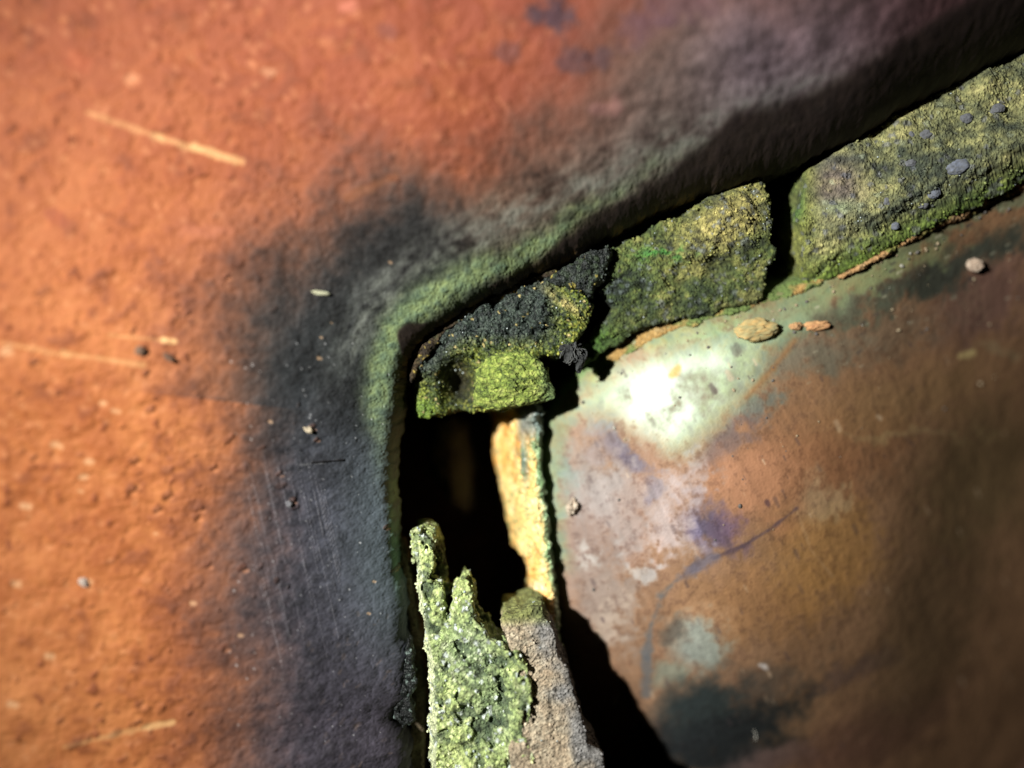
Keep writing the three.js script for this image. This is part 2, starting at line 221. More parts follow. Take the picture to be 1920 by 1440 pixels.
const upperTex = texture(1792, 1463, WIN, (x, y, o) => {
  const [s0, t] = sOf(x, y), s = s0, big = f2(x / 210, y / 210, 3) - 0.5, mid = f2(x / 46 + 9, y / 46, 3) - 0.5, fine = f2(x / 11, y / 11 + 40, 3) - 0.5, dust = n2(x / 3.1, y / 3.1) - 0.5;
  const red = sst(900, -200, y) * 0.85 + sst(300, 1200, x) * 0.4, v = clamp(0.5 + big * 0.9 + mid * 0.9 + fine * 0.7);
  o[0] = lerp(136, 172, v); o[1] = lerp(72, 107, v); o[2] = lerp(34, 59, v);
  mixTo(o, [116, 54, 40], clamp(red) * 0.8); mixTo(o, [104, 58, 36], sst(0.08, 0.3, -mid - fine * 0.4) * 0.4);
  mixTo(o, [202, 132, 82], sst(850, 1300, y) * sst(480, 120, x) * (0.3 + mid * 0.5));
  const [gr, gid] = g2(x / 15 + mid * 1.5, y / 15 + big * 3); const chip = sst(0.56, 0.62, f2(x / 34 + 200, y / 26 + 15, 4)); let h = gr * 0.7 + fine * 2.3 + dust * 0.7 + mid * 3.6 + (f2(x / 24 + 31, y / 19, 2) - 0.5) * 3 + chip * 1.3;
  mixTo(o, [156, 92, 50], chip * 0.22);
  const pore = sst(0.78, 0.95, f2(x / 17 + 70, y / 17, 2)); mixTo(o, [104, 52, 32], pore * 0.55); h -= pore * 2.2;
  if (gid > 0.93) mixTo(o, [206, 146, 104], sst(0.6, 0.95, gr) * 0.25);
  const W = sootT(t), u = s + big * 130 + mid * 60 + fine * 46, far = sst(T.c1 - 100, T.c2, t);
  mixTo(o, [112, 58, 46], (1 - sst(W * 0.8, W * lerp(1.5, 2.0, far), u)) * lerp(0.35, 0.85, far));
  mixTo(o, [96, 62, 46], (1 - sst(W * 0.7, W * 1.4, u)) * 0.6);
  const k = 1 - sst(W * lerp(0.5, 0.3, far), W * lerp(1.14, 1.25, far), u), sc = sootLitTab[clamp(Math.round(t / 9), 0, 400)], streak = f2(t / 34, s / 11 + 60, 3) - 0.5, tone = 0.84 + mid * 0.6 + fine * 0.5 + dust * 0.25 + streak * 0.45 * sst(T.bend, T.c1, t);
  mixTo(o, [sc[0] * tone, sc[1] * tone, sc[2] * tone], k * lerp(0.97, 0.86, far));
  h = lerp(h, fine * 2.8 + dust * 1.0 + mid * 3 + gr * 0.5, k);
  // grey bloom and the green algae band that run along the edge
  const bloom = Math.exp(-(((s - lerp(95, 70, far)) / 42) ** 2)) * sst(T.bend - 130, T.bend + 60, t) * (1 - sst(T.c3, T.c4, t)); mixTo(o, [122, 126, 116], clamp(bloom * (0.5 + fine * 0.8 + mid * 1.0 + streak * 1.5)) * 0.75);
  const gc = bandAt(t), gw = bandWide(t), gs = sst(T.mid - 20, T.bend - 40, t) * (1 - sst(T.c1 - 40, T.c2 + 60, t) * 0.9);
  const gk = Math.exp(-(((s - gc + mid * 26) / gw) ** 2)) * gs; mixTo(o, [134 + fine * 50, 156 + fine * 40, 114], clamp(gk * (1.05 + fine * 0.5 + streak * 1.1 * sst(T.bend, T.c1, t))) * 0.92);
  mixTo(o, [92, 106, 110], Math.exp(-((s / 85) ** 2)) * (1 - sst(T.mid + 20, T.bend, t)) * sst(T.mid - 380, T.mid - 100, t) * 0.7);  // blue-grey lift along the lower edge: shading of the roll painted in
  mixTo(o, [120, 160, 130], Math.exp(-(((s - 3) / 5) ** 2)) * (1 - sst(T.mid + 40, T.mid + 160, t)) * sst(T.mid - 200, T.mid - 80, t) * 0.6);
  // clear-edged dark band: wet stain plus painted shade under the fold; brown rim
  const we = wetShadeT(t) + 34 * Math.exp(-(((t - T.bend - 40) / 30) ** 2)), wk = 1 - sst(we - lerp(4, 12, far), we + lerp(6, 13, far), s + mid * 16 + big * 14 + fine * 4); mixTo(o, [40 + fine * 20, 31 + fine * 16, 28 + fine * 12], wk * sst(T.bend - 90, T.bend - 10, t) * 0.93); h = lerp(h, fine * 1.4, wk * 0.6);
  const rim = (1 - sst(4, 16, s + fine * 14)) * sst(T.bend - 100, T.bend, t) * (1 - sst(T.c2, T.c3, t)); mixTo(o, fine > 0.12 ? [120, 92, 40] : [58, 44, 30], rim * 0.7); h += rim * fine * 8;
  o[3] = h; marks(marksAt(x, y), x, y, o, fine);
});
{ // sweep the cross-section along the edge
  const sm = edge.map((_, i) => { let x = 0, y = 0, n = 0; for (let k = -44; k <= 44; k += 2) { const q = edge[clamp(i + k, 0, edge.length - 1)]; const g = 1 + Math.cos(k / 45 * Math.PI); x += q[0] * g; y += q[1] * g; n += g; } return [x / n, y / n]; });
  const N = sm.map((_, i) => { const a = sm[Math.max(0, i - 6)], b = sm[Math.min(sm.length - 1, i + 6)], tx = b[0] - a[0], ty = b[1] - a[1], l = Math.hypot(tx, ty); return [ty / l, -tx / l]; });
  const rows = [], th = 120, R = 22;
  for (const s of [420, 260, 150, 90, 50, 25]) rows.push([s, -th, 1]);
  for (let a = 0; a <= 6; a++) { const q = -Math.PI / 2 + a / 6 * Math.PI / 2; rows.push([R - Math.cos(q) * R, -th + R + Math.sin(q) * R, 1]); }
  for (let a = 1; a < 9; a++) rows.push([0, lerp(-th + R, -R, a / 9), 1]);
  for (let a = 0; a <= 7; a++) { const q = a / 7 * Math.PI / 2; rows.push([R - Math.cos(q) * R, -R + Math.sin(q) * R, 0]); }
  for (let s = R + 3, d = 3; s < 1750; s += d) { rows.push([s, 0, 0]); if (s > 250) d = Math.min(16, d * 1.03); }
  const P = [], uv = [], I = [], nt = edge.length, sgn = (() => { const i = Math.floor(nt / 2); return sOf(edge[i][0] + N[i][0] * 60, edge[i][1] + N[i][1] * 60)[0] > 0 ? 1 : -1; })();
  for (const [s, dw, under] of rows) for (let i = 0; i < nt; i++) {
    const jag = (f2(arc[i] / 9, 3, 3) - 0.5) * 9 + (f2(arc[i] / 40, 8, 2) - 0.5) * 12, q = s + jag * Math.exp(-Math.abs(s) / 16) + (under ? (f3(arc[i] / 14, dw / 14, 3, 3) - 0.5) * 12 : 0);
    const x = edge[i][0] + N[i][0] * sgn * q, y = edge[i][1] + N[i][1] * sgn * q;
    const w = topOf(s, arc[i]) * (under && s > 20 ? 1 : 1) + dw + (f2(x / 120, y / 120 + 50, 2) - 0.5) * 10 * sst(0, 80, s) + (f2(x / 18, y / 18, 2) - 0.5) * 2.4;
    P.push(...pos3(x, y, w)); uv.push((x - WIN[0]) / (WIN[2] - WIN[0]), (y - WIN[1]) / (WIN[3] - WIN[1]));
  }
  for (let r = 0; r < rows.length - 1; r++) for (let i = 0; i < nt - 1; i++) { const a = r * nt + i, b = a + 1, c = a + nt, d = c + 1; I.push(a, b, c, b, d, c); }
  let g = finish(P, I, null, uv); const nn = g.attributes.normal; if (nn.getY((rows.length - 20) * nt + 200) < 0) { for (let q = 0; q < I.length; q += 3) { const t = I[q + 1]; I[q + 1] = I[q + 2]; I[q + 2] = t; } g = finish(P, I, null, uv); }
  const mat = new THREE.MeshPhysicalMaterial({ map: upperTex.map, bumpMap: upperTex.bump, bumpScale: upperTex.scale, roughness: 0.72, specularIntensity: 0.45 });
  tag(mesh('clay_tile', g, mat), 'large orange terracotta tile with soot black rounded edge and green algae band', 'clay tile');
}

// ---------------------------------------------------------------- the lower clay tile
const lowEdge = [[1075, 2000], [1060, 1440], [1042, 1130], [1024, 1000], [1014, 850], [1024, 775], [1058, 726], [1100, 692], [1144, 648], [1196, 618], [1296, 588], [1436, 546], [1550, 500], [1680, 410], [1820, 330], [1920, 285], [2200, 150], [2700, -60]].map(([x, y]) => toPlan(x, y, -110));
const lowPoly = [...lowEdge, [2900, 60], [2900, 2100], [1100, 2100]];
const plus = (v, k) => v > 12 * k ? v : k * Math.log(1 + Math.exp(v / k));
function lowHeight(x, y, d) {
  const dome = Math.exp(-(((x - 1420) / 400) ** 2 + ((y - 900) / 480) ** 2)), hub = (v, k, m) => v < 0 ? 0 : v < m ? k * v * v : k * m * (2 * v - m);
  let w = -150 + 105 * dome - hub(x - 1330, 0.00042, 620) * sst(300, 950, y) - hub(y - 960, 0.0003, 560);
  w += (22 * sst(1050, 1400, x) + 90 * sst(1460, 1780, x)) * Math.exp(-Math.max(0, -d) / 110);
  if (d < 0) return w - 26 * Math.exp(d / 26); return Math.max(w - 26 - d * 4, Math.min(w - 26, -600));
}
const lowD = (x, y) => polySigned(lowPoly, x, y);
const lowW = (x, y) => lowHeight(x, y, lowD(x, y));
const onLower = (px, py) => { let p = [px, py], w = -100; for (let k = 0; k < 7; k++) { p = toPlan(px, py, w); w = lowW(p[0], p[1]); } return [p[0], p[1], w]; };
const LWIN = [960, 40, 2560, 1800], LG = 8, lnx = Math.ceil((LWIN[2] - LWIN[0]) / LG) + 2, lny = Math.ceil((LWIN[3] - LWIN[1]) / LG) + 2, LD = new Float32Array(lnx * lny);
for (let j = 0; j < lny; j++) for (let i = 0; i < lnx; i++) LD[j * lnx + i] = -lowD(LWIN[0] + i * LG, LWIN[1] + j * LG);
const lowIn = (x, y) => { const gx = clamp((x - LWIN[0]) / LG, 0, lnx - 1.01), gy = clamp((y - LWIN[1]) / LG, 0, lny - 1.01), i = Math.floor(gx), j = Math.floor(gy), u = gx - i, v = gy - j, q = j * lnx + i; return lerp(lerp(LD[q], LD[q + 1], u), lerp(LD[q + lnx], LD[q + lnx + 1], u), v); };
const soft = [];   // [x, y, rx, ry, turn, colour, strength, raggedness]
const B = (x, y, rx, ry, turn, c, k, rag = 0.5) => { const p = onLower(x, y); soft.push([p[0], p[1], rx, ry, Math.cos(turn), Math.sin(turn), c, k, rag]); };
B(1500, 880, 280, 120, -0.2, [166, 114, 80], 0.75); B(1120, 1020, 100, 200, 0.1, [140, 120, 110], 0.9); B(1100, 900, 70, 110, 0, [142, 134, 128], 0.7); B(1215, 960, 60, 150, 0.1, [164, 130, 112], 0.8); B(1150, 1130, 70, 110, -0.3, [150, 134, 122], 0.7, 1);
B(1240, 1010, 26, 80, 0.15, [196, 180, 176], 0.6, 1.4); B(1110, 1050, 34, 26, 0, [186, 184, 178], 0.65, 1.8); B(1200, 1070, 30, 28, 0, [186, 184, 178], 0.65, 1.8); B(1140, 1165, 40, 50, 0.4, [190, 170, 150], 0.5, 1.3); B(1060, 880, 34, 60, 0, [120, 138, 130], 0.7, 0.9); B(1040, 960, 24, 130, 0, [140, 150, 150], 0.6, 0.8);
B(1180, 855, 70, 20, 0.5, [84, 80, 104], 0.75, 0.8); B(1222, 930, 14, 38, 0.15, [92, 86, 112], 0.7, 0.8); B(1130, 855, 40, 26, 0.3, [130, 110, 104], 0.6, 1);
B(1370, 830, 110, 30, -0.75, [104, 92, 96], 0.75, 0.9); B(1420, 770, 60, 24, -0.3, [112, 124, 118], 0.7, 0.9); B(1330, 1000, 74, 48, 0.6, [84, 78, 106], 0.85, 0.9); B(1302, 1010, 22, 56, -0.25, [128, 122, 156], 0.6, 0.7); B(1370, 1010, 40, 44, 0.5, [112, 84, 104], 0.6, 0.7);
B(1420, 1130, 190, 90, -0.1, [160, 114, 70], 0.6); B(1560, 1040, 150, 120, 0.4, [190, 140, 78], 0.6); B(1540, 940, 60, 50, 0.5, [186, 168, 140], 0.5, 0.9); B(1320, 1170, 70, 60, 0.4, [190, 146, 108], 0.6, 0.8);
B(1310, 1210, 60, 70, -0.5, [150, 164, 156], 0.85, 0.6); B(1250, 1270, 40, 40, 0, [132, 146, 130], 0.7, 0.8); B(1260, 1180, 24, 30, 0.5, [92, 88, 80], 0.7, 0.8); B(1300, 1400, 130, 80, -0.3, [38, 42, 43], 0.95, 0.5); B(1400, 1425, 150, 60, -0.2, [34, 38, 40], 0.95, 0.5); B(1420, 900, 120, 80, -0.3, [184, 130, 98], 0.6); B(1180, 960, 120, 110, 0.3, [160, 150, 146], 0.55, 1.2); B(1270, 960, 40, 110, 0.1, [190, 170, 164], 0.5, 1.0); B(1370, 1365, 190, 110, -0.35, [36, 40, 42], 1.0, 0.45); B(1310, 1330, 100, 70, -0.5, [46, 54, 54], 1.0, 0.4); B(1440, 1270, 120, 40, -0.1, [96, 82, 72], 0.5, 0.9); B(1620, 1260, 120, 34, -0.2, [92, 74, 76], 0.6, 0.9); B(1450, 1420, 110, 44, -0.35, [160, 126, 122], 0.6, 0.8); B(1640, 1380, 260, 110, -0.2, [104, 72, 62], 0.75);
B(1750, 1150, 180, 320, 0.2, [106, 84, 60], 0.75); B(1850, 900, 240, 180, -0.1, [116, 96, 66], 0.75); B(1700, 760, 260, 70, -0.15, [156, 124, 84], 0.5); B(1720, 820, 220, 10, 0.06, [186, 164, 120], 0.45, 0.6); B(1850, 560, 180, 90, -0.35, [108, 80, 78], 0.75); B(1640, 640, 220, 60, -0.3, [126, 106, 88], 0.8); B(1790, 505, 240, 44, -0.42, [62, 68, 62], 0.95, 0.6); B(1690, 478, 230, 24, -0.46, [116, 130, 100], 0.8, 0.6); B(1860, 400, 120, 16, -0.46, [116, 128, 104], 0.7, 0.6); B(1560, 610, 150, 34, -0.35, [92, 100, 86], 0.8, 0.7); B(1500, 690, 130, 40, -0.2, [118, 116, 104], 0.75, 0.8); B(1870, 660, 80, 14, -0.05, [150, 138, 110], 0.4, 0.9);
B(1470, 600, 170, 40, -0.3, [138, 158, 128], 0.75, 0.6); B(1640, 530, 160, 26, -0.42, [146, 164, 116], 0.7, 0.6); B(1330, 610, 130, 26, -0.28, [160, 178, 120], 0.8, 0.7); B(1240, 640, 80, 24, -0.4, [186, 150, 86], 0.75, 1); B(1280, 615, 40, 14, -0.4, [206, 150, 92], 0.6, 1.2); B(1120, 695, 26, 18, -0.7, [214, 170, 60], 0.8, 0.9);
const lowStrokes = [];
const LS = (pts, r, c, k) => { for (let i = 0; i + 1 < pts.length; i++) { const a = onLower(...pts[i]), b = onLower(...pts[i + 1]); lowStrokes.push([a[0], a[1], b[0], b[1], r, c, k, 0]); } };
LS([[1492, 955], [1440, 995], [1390, 1025], [1340, 1045]], 7, [82, 66, 72], 0.8); LS([[1345, 1042], [1300, 1065], [1265, 1090]], 14, [104, 98, 108], 0.75); LS([[1270, 1085], [1240, 1120], [1222, 1170], [1214, 1230], [1212, 1300]], 13, [96, 98, 100], 0.75); LS([[1495, 960], [1520, 1030], [1560, 1080]], 5, [186, 150, 110], 0.4); LS([[1240, 1010], [1228, 1060]], 7, [220, 190, 180], 0.3);
LS([[1400, 745], [1450, 690], [1490, 640]], 10, [150, 96, 50], 0.45);
{ const r = rng(31); for (let i = 0; i < 110; i++) { const x = 1080 + r() * 820, y = 640 + r() * 760, q = 2 + r() * 5; LS([[x, y], [x + q, y + q * 2]], q, r() < 0.72 ? [76, 62, 62] : [214, 190, 160], 0.2 + r() * 0.4); }
  for (let i = 0; i < 70; i++) { const x = 1500 + r() * 400, y = 430 + r() * 300 - (x - 1500) * 0.3, q = 1.5 + r() * 3; LS([[x, y], [x + q * 2, y - q]], q, r() < 0.5 ? [60, 54, 56] : [180, 176, 150], 0.2 + r() * 0.4); }
  LS([[1425, 1246], [1436, 1252]], 8, [200, 194, 190], 0.8); LS([[1800, 668], [1826, 662]], 9, [196, 176, 120], 0.8); LS([[1430, 862], [1434, 870]], 4, [220, 200, 170], 0.6); LS([[1260, 703], [1272, 690]], 10, [226, 176, 96], 0.7); LS([[1438, 942], [1441, 948]], 6, [84, 60, 60], 0.8); LS([[1645, 780], [1650, 784]], 5, [214, 190, 160], 0.6); }
const softAt = bucketed(soft, m => { const r = Math.max(m[2], m[3]) * 1.75; return [m[0] - r, m[1] - r, m[0] + r, m[1] + r]; }), strokeAt = bucketed(lowStrokes, m => [Math.min(m[0], m[2]) - m[4] * 2, Math.min(m[1], m[3]) - m[4] * 2, Math.max(m[0], m[2]) + m[4] * 2, Math.max(m[1], m[3]) + m[4] * 2]);
const limeHighlightPoly = [[1056, 776], [1090, 730], [1140, 690], [1215, 650], [1300, 622], [1400, 604], [1500, 590], [1510, 622], [1450, 668], [1436, 712], [1398, 760], [1345, 812], [1290, 852], [1255, 858], [1215, 828], [1160, 794], [1105, 784]].map(([x, y]) => onLower(x, y).slice(0, 2));
const lowerTex = texture(1500, 1650, LWIN, (x, y, o) => {
  const d = lowIn(x, y), big = f2(x / 170 + 33, y / 170, 3) - 0.5, mid = f2(x / 44 + 2, y / 44 + 90, 3) - 0.5, fine = f2(x / 12 + 5, y / 12 + 4, 3) - 0.5, dust = n2(x / 3.2, y / 3.2) - 0.5, v = clamp(0.5 + big + mid * 0.6 + fine * 0.4);
  o[0] = lerp(130, 160, v); o[1] = lerp(98, 122, v); o[2] = lerp(72, 92, v); o[3] = 0;
  const wx = x + mid * 60 + fine * 26, wy = y + big * 60 + (f2(x / 40 + 60, y / 40, 3) - 0.5) * 60, L = softAt(x, y);
  if (L) for (const m of L) { const dx = wx - m[0], dy = wy - m[1], a = (dx * m[4] + dy * m[5]) / m[2], b = (-dx * m[5] + dy * m[4]) / m[3], q = 1 - sst(0.3, 1.35, Math.sqrt(a * a + b * b) + (fine + mid) * m[8]); if (q > 0) mixTo(o, m[6], q * m[7]); }
  // algae along the upper border
  const al = 1 - sst(18, 70, d + mid * 60 + fine * 20), along = sst(1120, 1060, y) * (1 - sst(2000, 2300, x)); mixTo(o, [124 + fine * 60, 144 + fine * 50, 104], al * along * 0.7);
  mixTo(o, [112, 152, 88], (1 - sst(5, 18, d + fine * 22 + mid * 20)) * along * sst(860, 740, y) * 0.6);
  const lp = (x < 940 || x > 1640 || y < 480 || y > 980 ? 200 : polySigned(limeHighlightPoly, x, y)) + mid * 46 + fine * 18, lime = 1 - sst(-58, 30, lp + fine * 20), pale = clamp(0.82 + mid * 1.0 + fine * 0.6); mixTo(o, [156 + fine * 60 + mid * 40, 192 + fine * 50 + mid * 30, 152], lime * pale); mixTo(o, [226, 236, 222], lime * clamp((Math.exp(-(((x - 1232) / 74) ** 2 + ((y - 768) / 84) ** 2)) * (0.8 + mid * 2.2 + fine * 1.4) + Math.exp(-((((x - 1310) * 0.9 - (y - 725) * 0.44) / 120) ** 2 + (((x - 1310) * 0.44 + (y - 725) * 0.9) / 54) ** 2)) * (0.7 + mid * 2.2))));  // pale lime patch; its whitish core is the hot spot of light, painted on
  const dash = f2((x - y * 0.4) / 10, (y + x * 0.25) / 52 + 30, 3) - 0.5; { const q = 1 + dash * 0.17 * (1 - lime * 0.6); o[0] *= q; o[1] *= q; o[2] *= q; }
  mixTo(o, [o[0] * 0.75, o[1] * 0.72, o[2] * 0.74], sst(0.05, 0.35, fine + dust * 0.3) * 0.5 * (1 - lime));
  { const l = o[0] * 0.3 + o[1] * 0.55 + o[2] * 0.15, q = sst(1250, 1600, x); o[0] = lerp(l, o[0], 0.9) * lerp(1, 0.92, q); o[1] = lerp(l, o[1], 0.9) * lerp(1, 0.9, q); o[2] = lerp(l, o[2], 0.9) * lerp(1, 0.84, q); }
  marks(strokeAt(x, y), x, y, o, fine * 0.7 + mid * 1.1, 0.0);
  o[3] += fine * 1.1 + dust * 0.35 + mid * 1.5;
});
{
  const nx = 330, ny = 330, P = [], uv = [], I = [], X = i => { const q = i / (nx - 1); return lerp(985, 2500, Math.pow(q, 1.15)); }, Y = j => lerp(110, 1790, j / (ny - 1));
  for (let layer = 0; layer < 2; layer++) for (let j = 0; j < ny; j++) for (let i = 0; i < nx; i++) { const x = X(i), y = Y(j), d = lowIn(x, y); let w = lowHeight(x, y, -d) + (f2(x / 110, y / 110 + 7, 2) - 0.5) * 4 + (f2(x / 24, y / 24 + 7, 2) - 0.5) * 1.2 - layer * 120; P.push(...pos3(x, y, w)); uv.push((x - LWIN[0]) / (LWIN[2] - LWIN[0]), (y - LWIN[1]) / (LWIN[3] - LWIN[1])); }
  const id = (l, j, i) => l * nx * ny + j * nx + i, quad = (a, b, c, d) => I.push(a, c, b, b, c, d);
  for (let j = 0; j < ny - 1; j++) for (let i = 0; i < nx - 1; i++) { quad(id(0, j, i), id(0, j, i + 1), id(0, j + 1, i), id(0, j + 1, i + 1)); quad(id(1, j, i + 1), id(1, j, i), id(1, j + 1, i + 1), id(1, j + 1, i)); }
  for (let i = 0; i < nx - 1; i++) { quad(id(1, 0, i), id(1, 0, i + 1), id(0, 0, i), id(0, 0, i + 1)); quad(id(0, ny - 1, i), id(0, ny - 1, i + 1), id(1, ny - 1, i), id(1, ny - 1, i + 1)); }
  for (let j = 0; j < ny - 1; j++) { quad(id(1, j, 0), id(0, j, 0), id(1, j + 1, 0), id(0, j + 1, 0)); quad(id(0, j, nx - 1), id(1, j, nx - 1), id(0, j + 1, nx - 1), id(1, j + 1, nx - 1)); }
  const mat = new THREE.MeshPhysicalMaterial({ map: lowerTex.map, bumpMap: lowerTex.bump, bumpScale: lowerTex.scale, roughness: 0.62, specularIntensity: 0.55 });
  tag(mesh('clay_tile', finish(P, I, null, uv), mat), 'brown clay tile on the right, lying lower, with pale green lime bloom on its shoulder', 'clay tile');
}

// ---------------------------------------------------------------- the bed under both tiles
{
  const nx = 120, ny = 120, P = [], C = [], I = [];
  for (let l = 0; l < 2; l++) for (let j = 0; j < ny; j++) for (let i = 0; i < nx; i++) { const x = lerp(-500, 2600, i / (nx - 1)), y = lerp(-500, 1950, j / (ny - 1)); P.push(...pos3(x, y, -680 + (f2(x / 60, y / 60, 4) - 0.5) * 50 - l * 80)); const q = f2(x / 30, y / 30 + 5, 3); C.push(lin(lerp(50, 96, q)), lin(lerp(34, 58, q)), lin(lerp(26, 40, q))); }
  const id = (l, j, i) => l * nx * ny + j * nx + i, quad = (a, b, c, d) => I.push(a, c, b, b, c, d);
  for (let j = 0; j < ny - 1; j++) for (let i = 0; i < nx - 1; i++) { quad(id(0, j, i), id(0, j, i + 1), id(0, j + 1, i), id(0, j + 1, i + 1)); quad(id(1, j, i + 1), id(1, j, i), id(1, j + 1, i + 1), id(1, j + 1, i)); }
  for (let i = 0; i < nx - 1; i++) { quad(id(1, 0, i), id(1, 0, i + 1), id(0, 0, i), id(0, 0, i + 1)); quad(id(0, ny - 1, i), id(0, ny - 1, i + 1), id(1, ny - 1, i), id(1, ny - 1, i + 1)); }
  for (let j = 0; j < ny - 1; j++) { quad(id(1, j, 0), id(0, j, 0), id(1, j + 1, 0), id(0, j + 1, 0)); quad(id(0, j, nx - 1), id(1, j, nx - 1), id(0, j + 1, nx - 1), id(1, j + 1, nx - 1)); }
  tag(mesh('ground', finish(P, I, C), M.bare), 'dark clay bed at the bottom of the hollow between the tiles', null, null, 'structure');
}

// ---------------------------------------------------------------- mortar
const pal = (list, v) => { v = clamp(v, 0, 0.9999) * (list.length - 1); const i = Math.floor(v), t = v - i, a = list[i], b = list[i + 1]; return [lerp(a[0], b[0], t), lerp(a[1], b[1], t), lerp(a[2], b[2], t)]; };
const mul = (c, k) => [c[0] * k, c[1] * k, c[2] * k];
const mixC = (a, b, t) => [lerp(a[0], b[0], t), lerp(a[1], b[1], t), lerp(a[2], b[2], t)];
const sand = (gs, ga, la, ls = 40, stretch = 1) => (x, y, w) => { const a = f3(x / gs / 2.6 + 9, y / gs / 2.6, w / gs / 2.6, 2) - 0.5, q = a * 1.6, [g] = grains(x / gs / stretch + q, y / gs + q, w / gs - q); return (g - 0.5) * ga * (0.45 + a * 0.9) + a * ga * 1.5 + (f3(x / ls, y / ls, w / ls, 3) - 0.5) * la; };
function place(name, spec, mat, parent) { return mesh(name, slab(spec), mat, parent); }

{ // middle block, yellow green
  const top = (x, y) => -34 + 26 * Math.exp(-(((x - 1380) / 70) ** 2 + ((y - 400) / 50) ** 2)) - 20 * Math.exp(-(((x - 1330) / 90) ** 2 + ((y - 500) / 26) ** 2)) - 0.3 * Math.max(0, y - 480 - (1300 - x) * 0.3) - 0.05 * (1300 - x) * (x < 1300 ? 1 : 0);
  const t = thing('mortar_block', [1290, 500, -60], 'yellow green mortar block wedged between the tiles left of the dark slot', 'mortar block');
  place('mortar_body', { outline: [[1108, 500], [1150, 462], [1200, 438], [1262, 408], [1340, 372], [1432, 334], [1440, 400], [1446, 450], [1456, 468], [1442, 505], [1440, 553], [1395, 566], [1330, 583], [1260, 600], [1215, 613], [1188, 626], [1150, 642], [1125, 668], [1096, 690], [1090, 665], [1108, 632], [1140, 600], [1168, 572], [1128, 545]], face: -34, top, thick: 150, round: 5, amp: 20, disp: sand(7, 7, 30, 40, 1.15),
    colour: (x, y, w) => {
      const [g, id] = grains(x / 8, y / 7, w / 7), big = f3(x / 60, y / 50, w / 60, 3), f = f3(x / 16, y / 12, w / 16, 3);
      const yel = Math.exp(-(((x - 1360) / 90) ** 2 + ((y - 415 + (x - 1360) * 0.4) / 60) ** 2));
      let c = pal([[34, 44, 34], [62, 78, 44], [98, 112, 56], [150, 150, 86]], f * 1.2 - 0.1 + (id - 0.5) * 0.3 + (big - 0.5) * 1.3);
      c = mixC(c, pal([[80, 76, 58], [164, 156, 92], [204, 190, 122]], f + (id - 0.5) * 0.6), clamp(yel * 1.5 * (big + 0.4)));
      if (id > 0.93) c = mixC(c, [104, 112, 128], 0.6);
      const mo = Math.exp(-(((x - 1250) / 60) ** 2 + ((y - 470) / 16) ** 2)); c = mixC(c, [76, 132, 60], clamp(mo * sst(0.5, 0.65, f) * 1.2)); c = mixC(c, [98, 128, 46], sst(590, 640, y) * 0.6);
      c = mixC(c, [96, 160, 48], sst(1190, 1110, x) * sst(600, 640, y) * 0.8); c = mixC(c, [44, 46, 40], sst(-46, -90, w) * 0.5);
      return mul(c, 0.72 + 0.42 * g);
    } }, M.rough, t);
  place('mortar_lip', { outline: [[1112, 706], [1124, 682], [1146, 648], [1190, 622], [1300, 588], [1440, 548], [1500, 516], [1556, 512], [1530, 538], [1440, 568], [1340, 596], [1252, 624], [1196, 652], [1156, 676], [1128, 704]], face: -92, top: (x, y) => lowW(x, y) + 4 + 8 * (f2(x / 30, y / 22, 2) - 0.5), thick: 50, round: 4, cell: 2.6, amp: 18, disp: (x, y, w) => (grains(x / 6, y / 6, w / 6)[0] - 0.5) * 4 + (f3(x / 24, y / 18, w / 24, 3) - 0.5) * 16,
    colour: (x, y, w) => { const f = f3(x / 26 + 4, y / 18, w / 18, 3), id = grains(x / 6, y / 6, w / 6)[1]; return mixC(pal([[150, 120, 66], [196, 156, 92], [216, 186, 130]], f + (id - 0.5) * 0.4), [120, 142, 78], sst(0.42, 0.56, f3(x / 40 + 9, y / 30, w / 30, 2))); } }, M.rough, t).userData.label = 'tan crust along the lower edge';
  place('moss_crust', { outline: [[1028, 524], [1062, 500], [1108, 470], [1140, 462], [1150, 476], [1140, 500], [1128, 522], [1110, 552], [1076, 540], [1044, 532]], face: -16, top: (x, y) => -14 + 10 * Math.exp(-(((x - 1100) / 40) ** 2)), thick: 60, round: 14, amp: 18, disp: sand(9, 12, 20, 24),
    colour: (x, y, w) => { const [g, id] = grains(x / 9, y / 9, w / 9); return mul(id > 0.985 ? [150, 140, 70] : pal([[30, 34, 34], [58, 64, 60], [52, 64, 46]], id), 0.6 + 0.6 * g); } }, M.damp, t).userData.label = 'black moss crust';
}
const wB = -10;
const topB = (x, y) => wB + 0.02 * (x - 1700) - 22 * Math.exp(-(((x - 1520) / 60) ** 2)) - 0.62 * Math.max(0, (y - 400) + (x - 1640) * 0.47) + 10 * Math.exp(-(((x - 1880) / 120) ** 2 + ((y - 260) / 46) ** 2));
const bBlock = thing('mortar_block', [1760, 330, -60], 'long olive mortar block with blue grey pebbles right of the dark slot', 'mortar block');
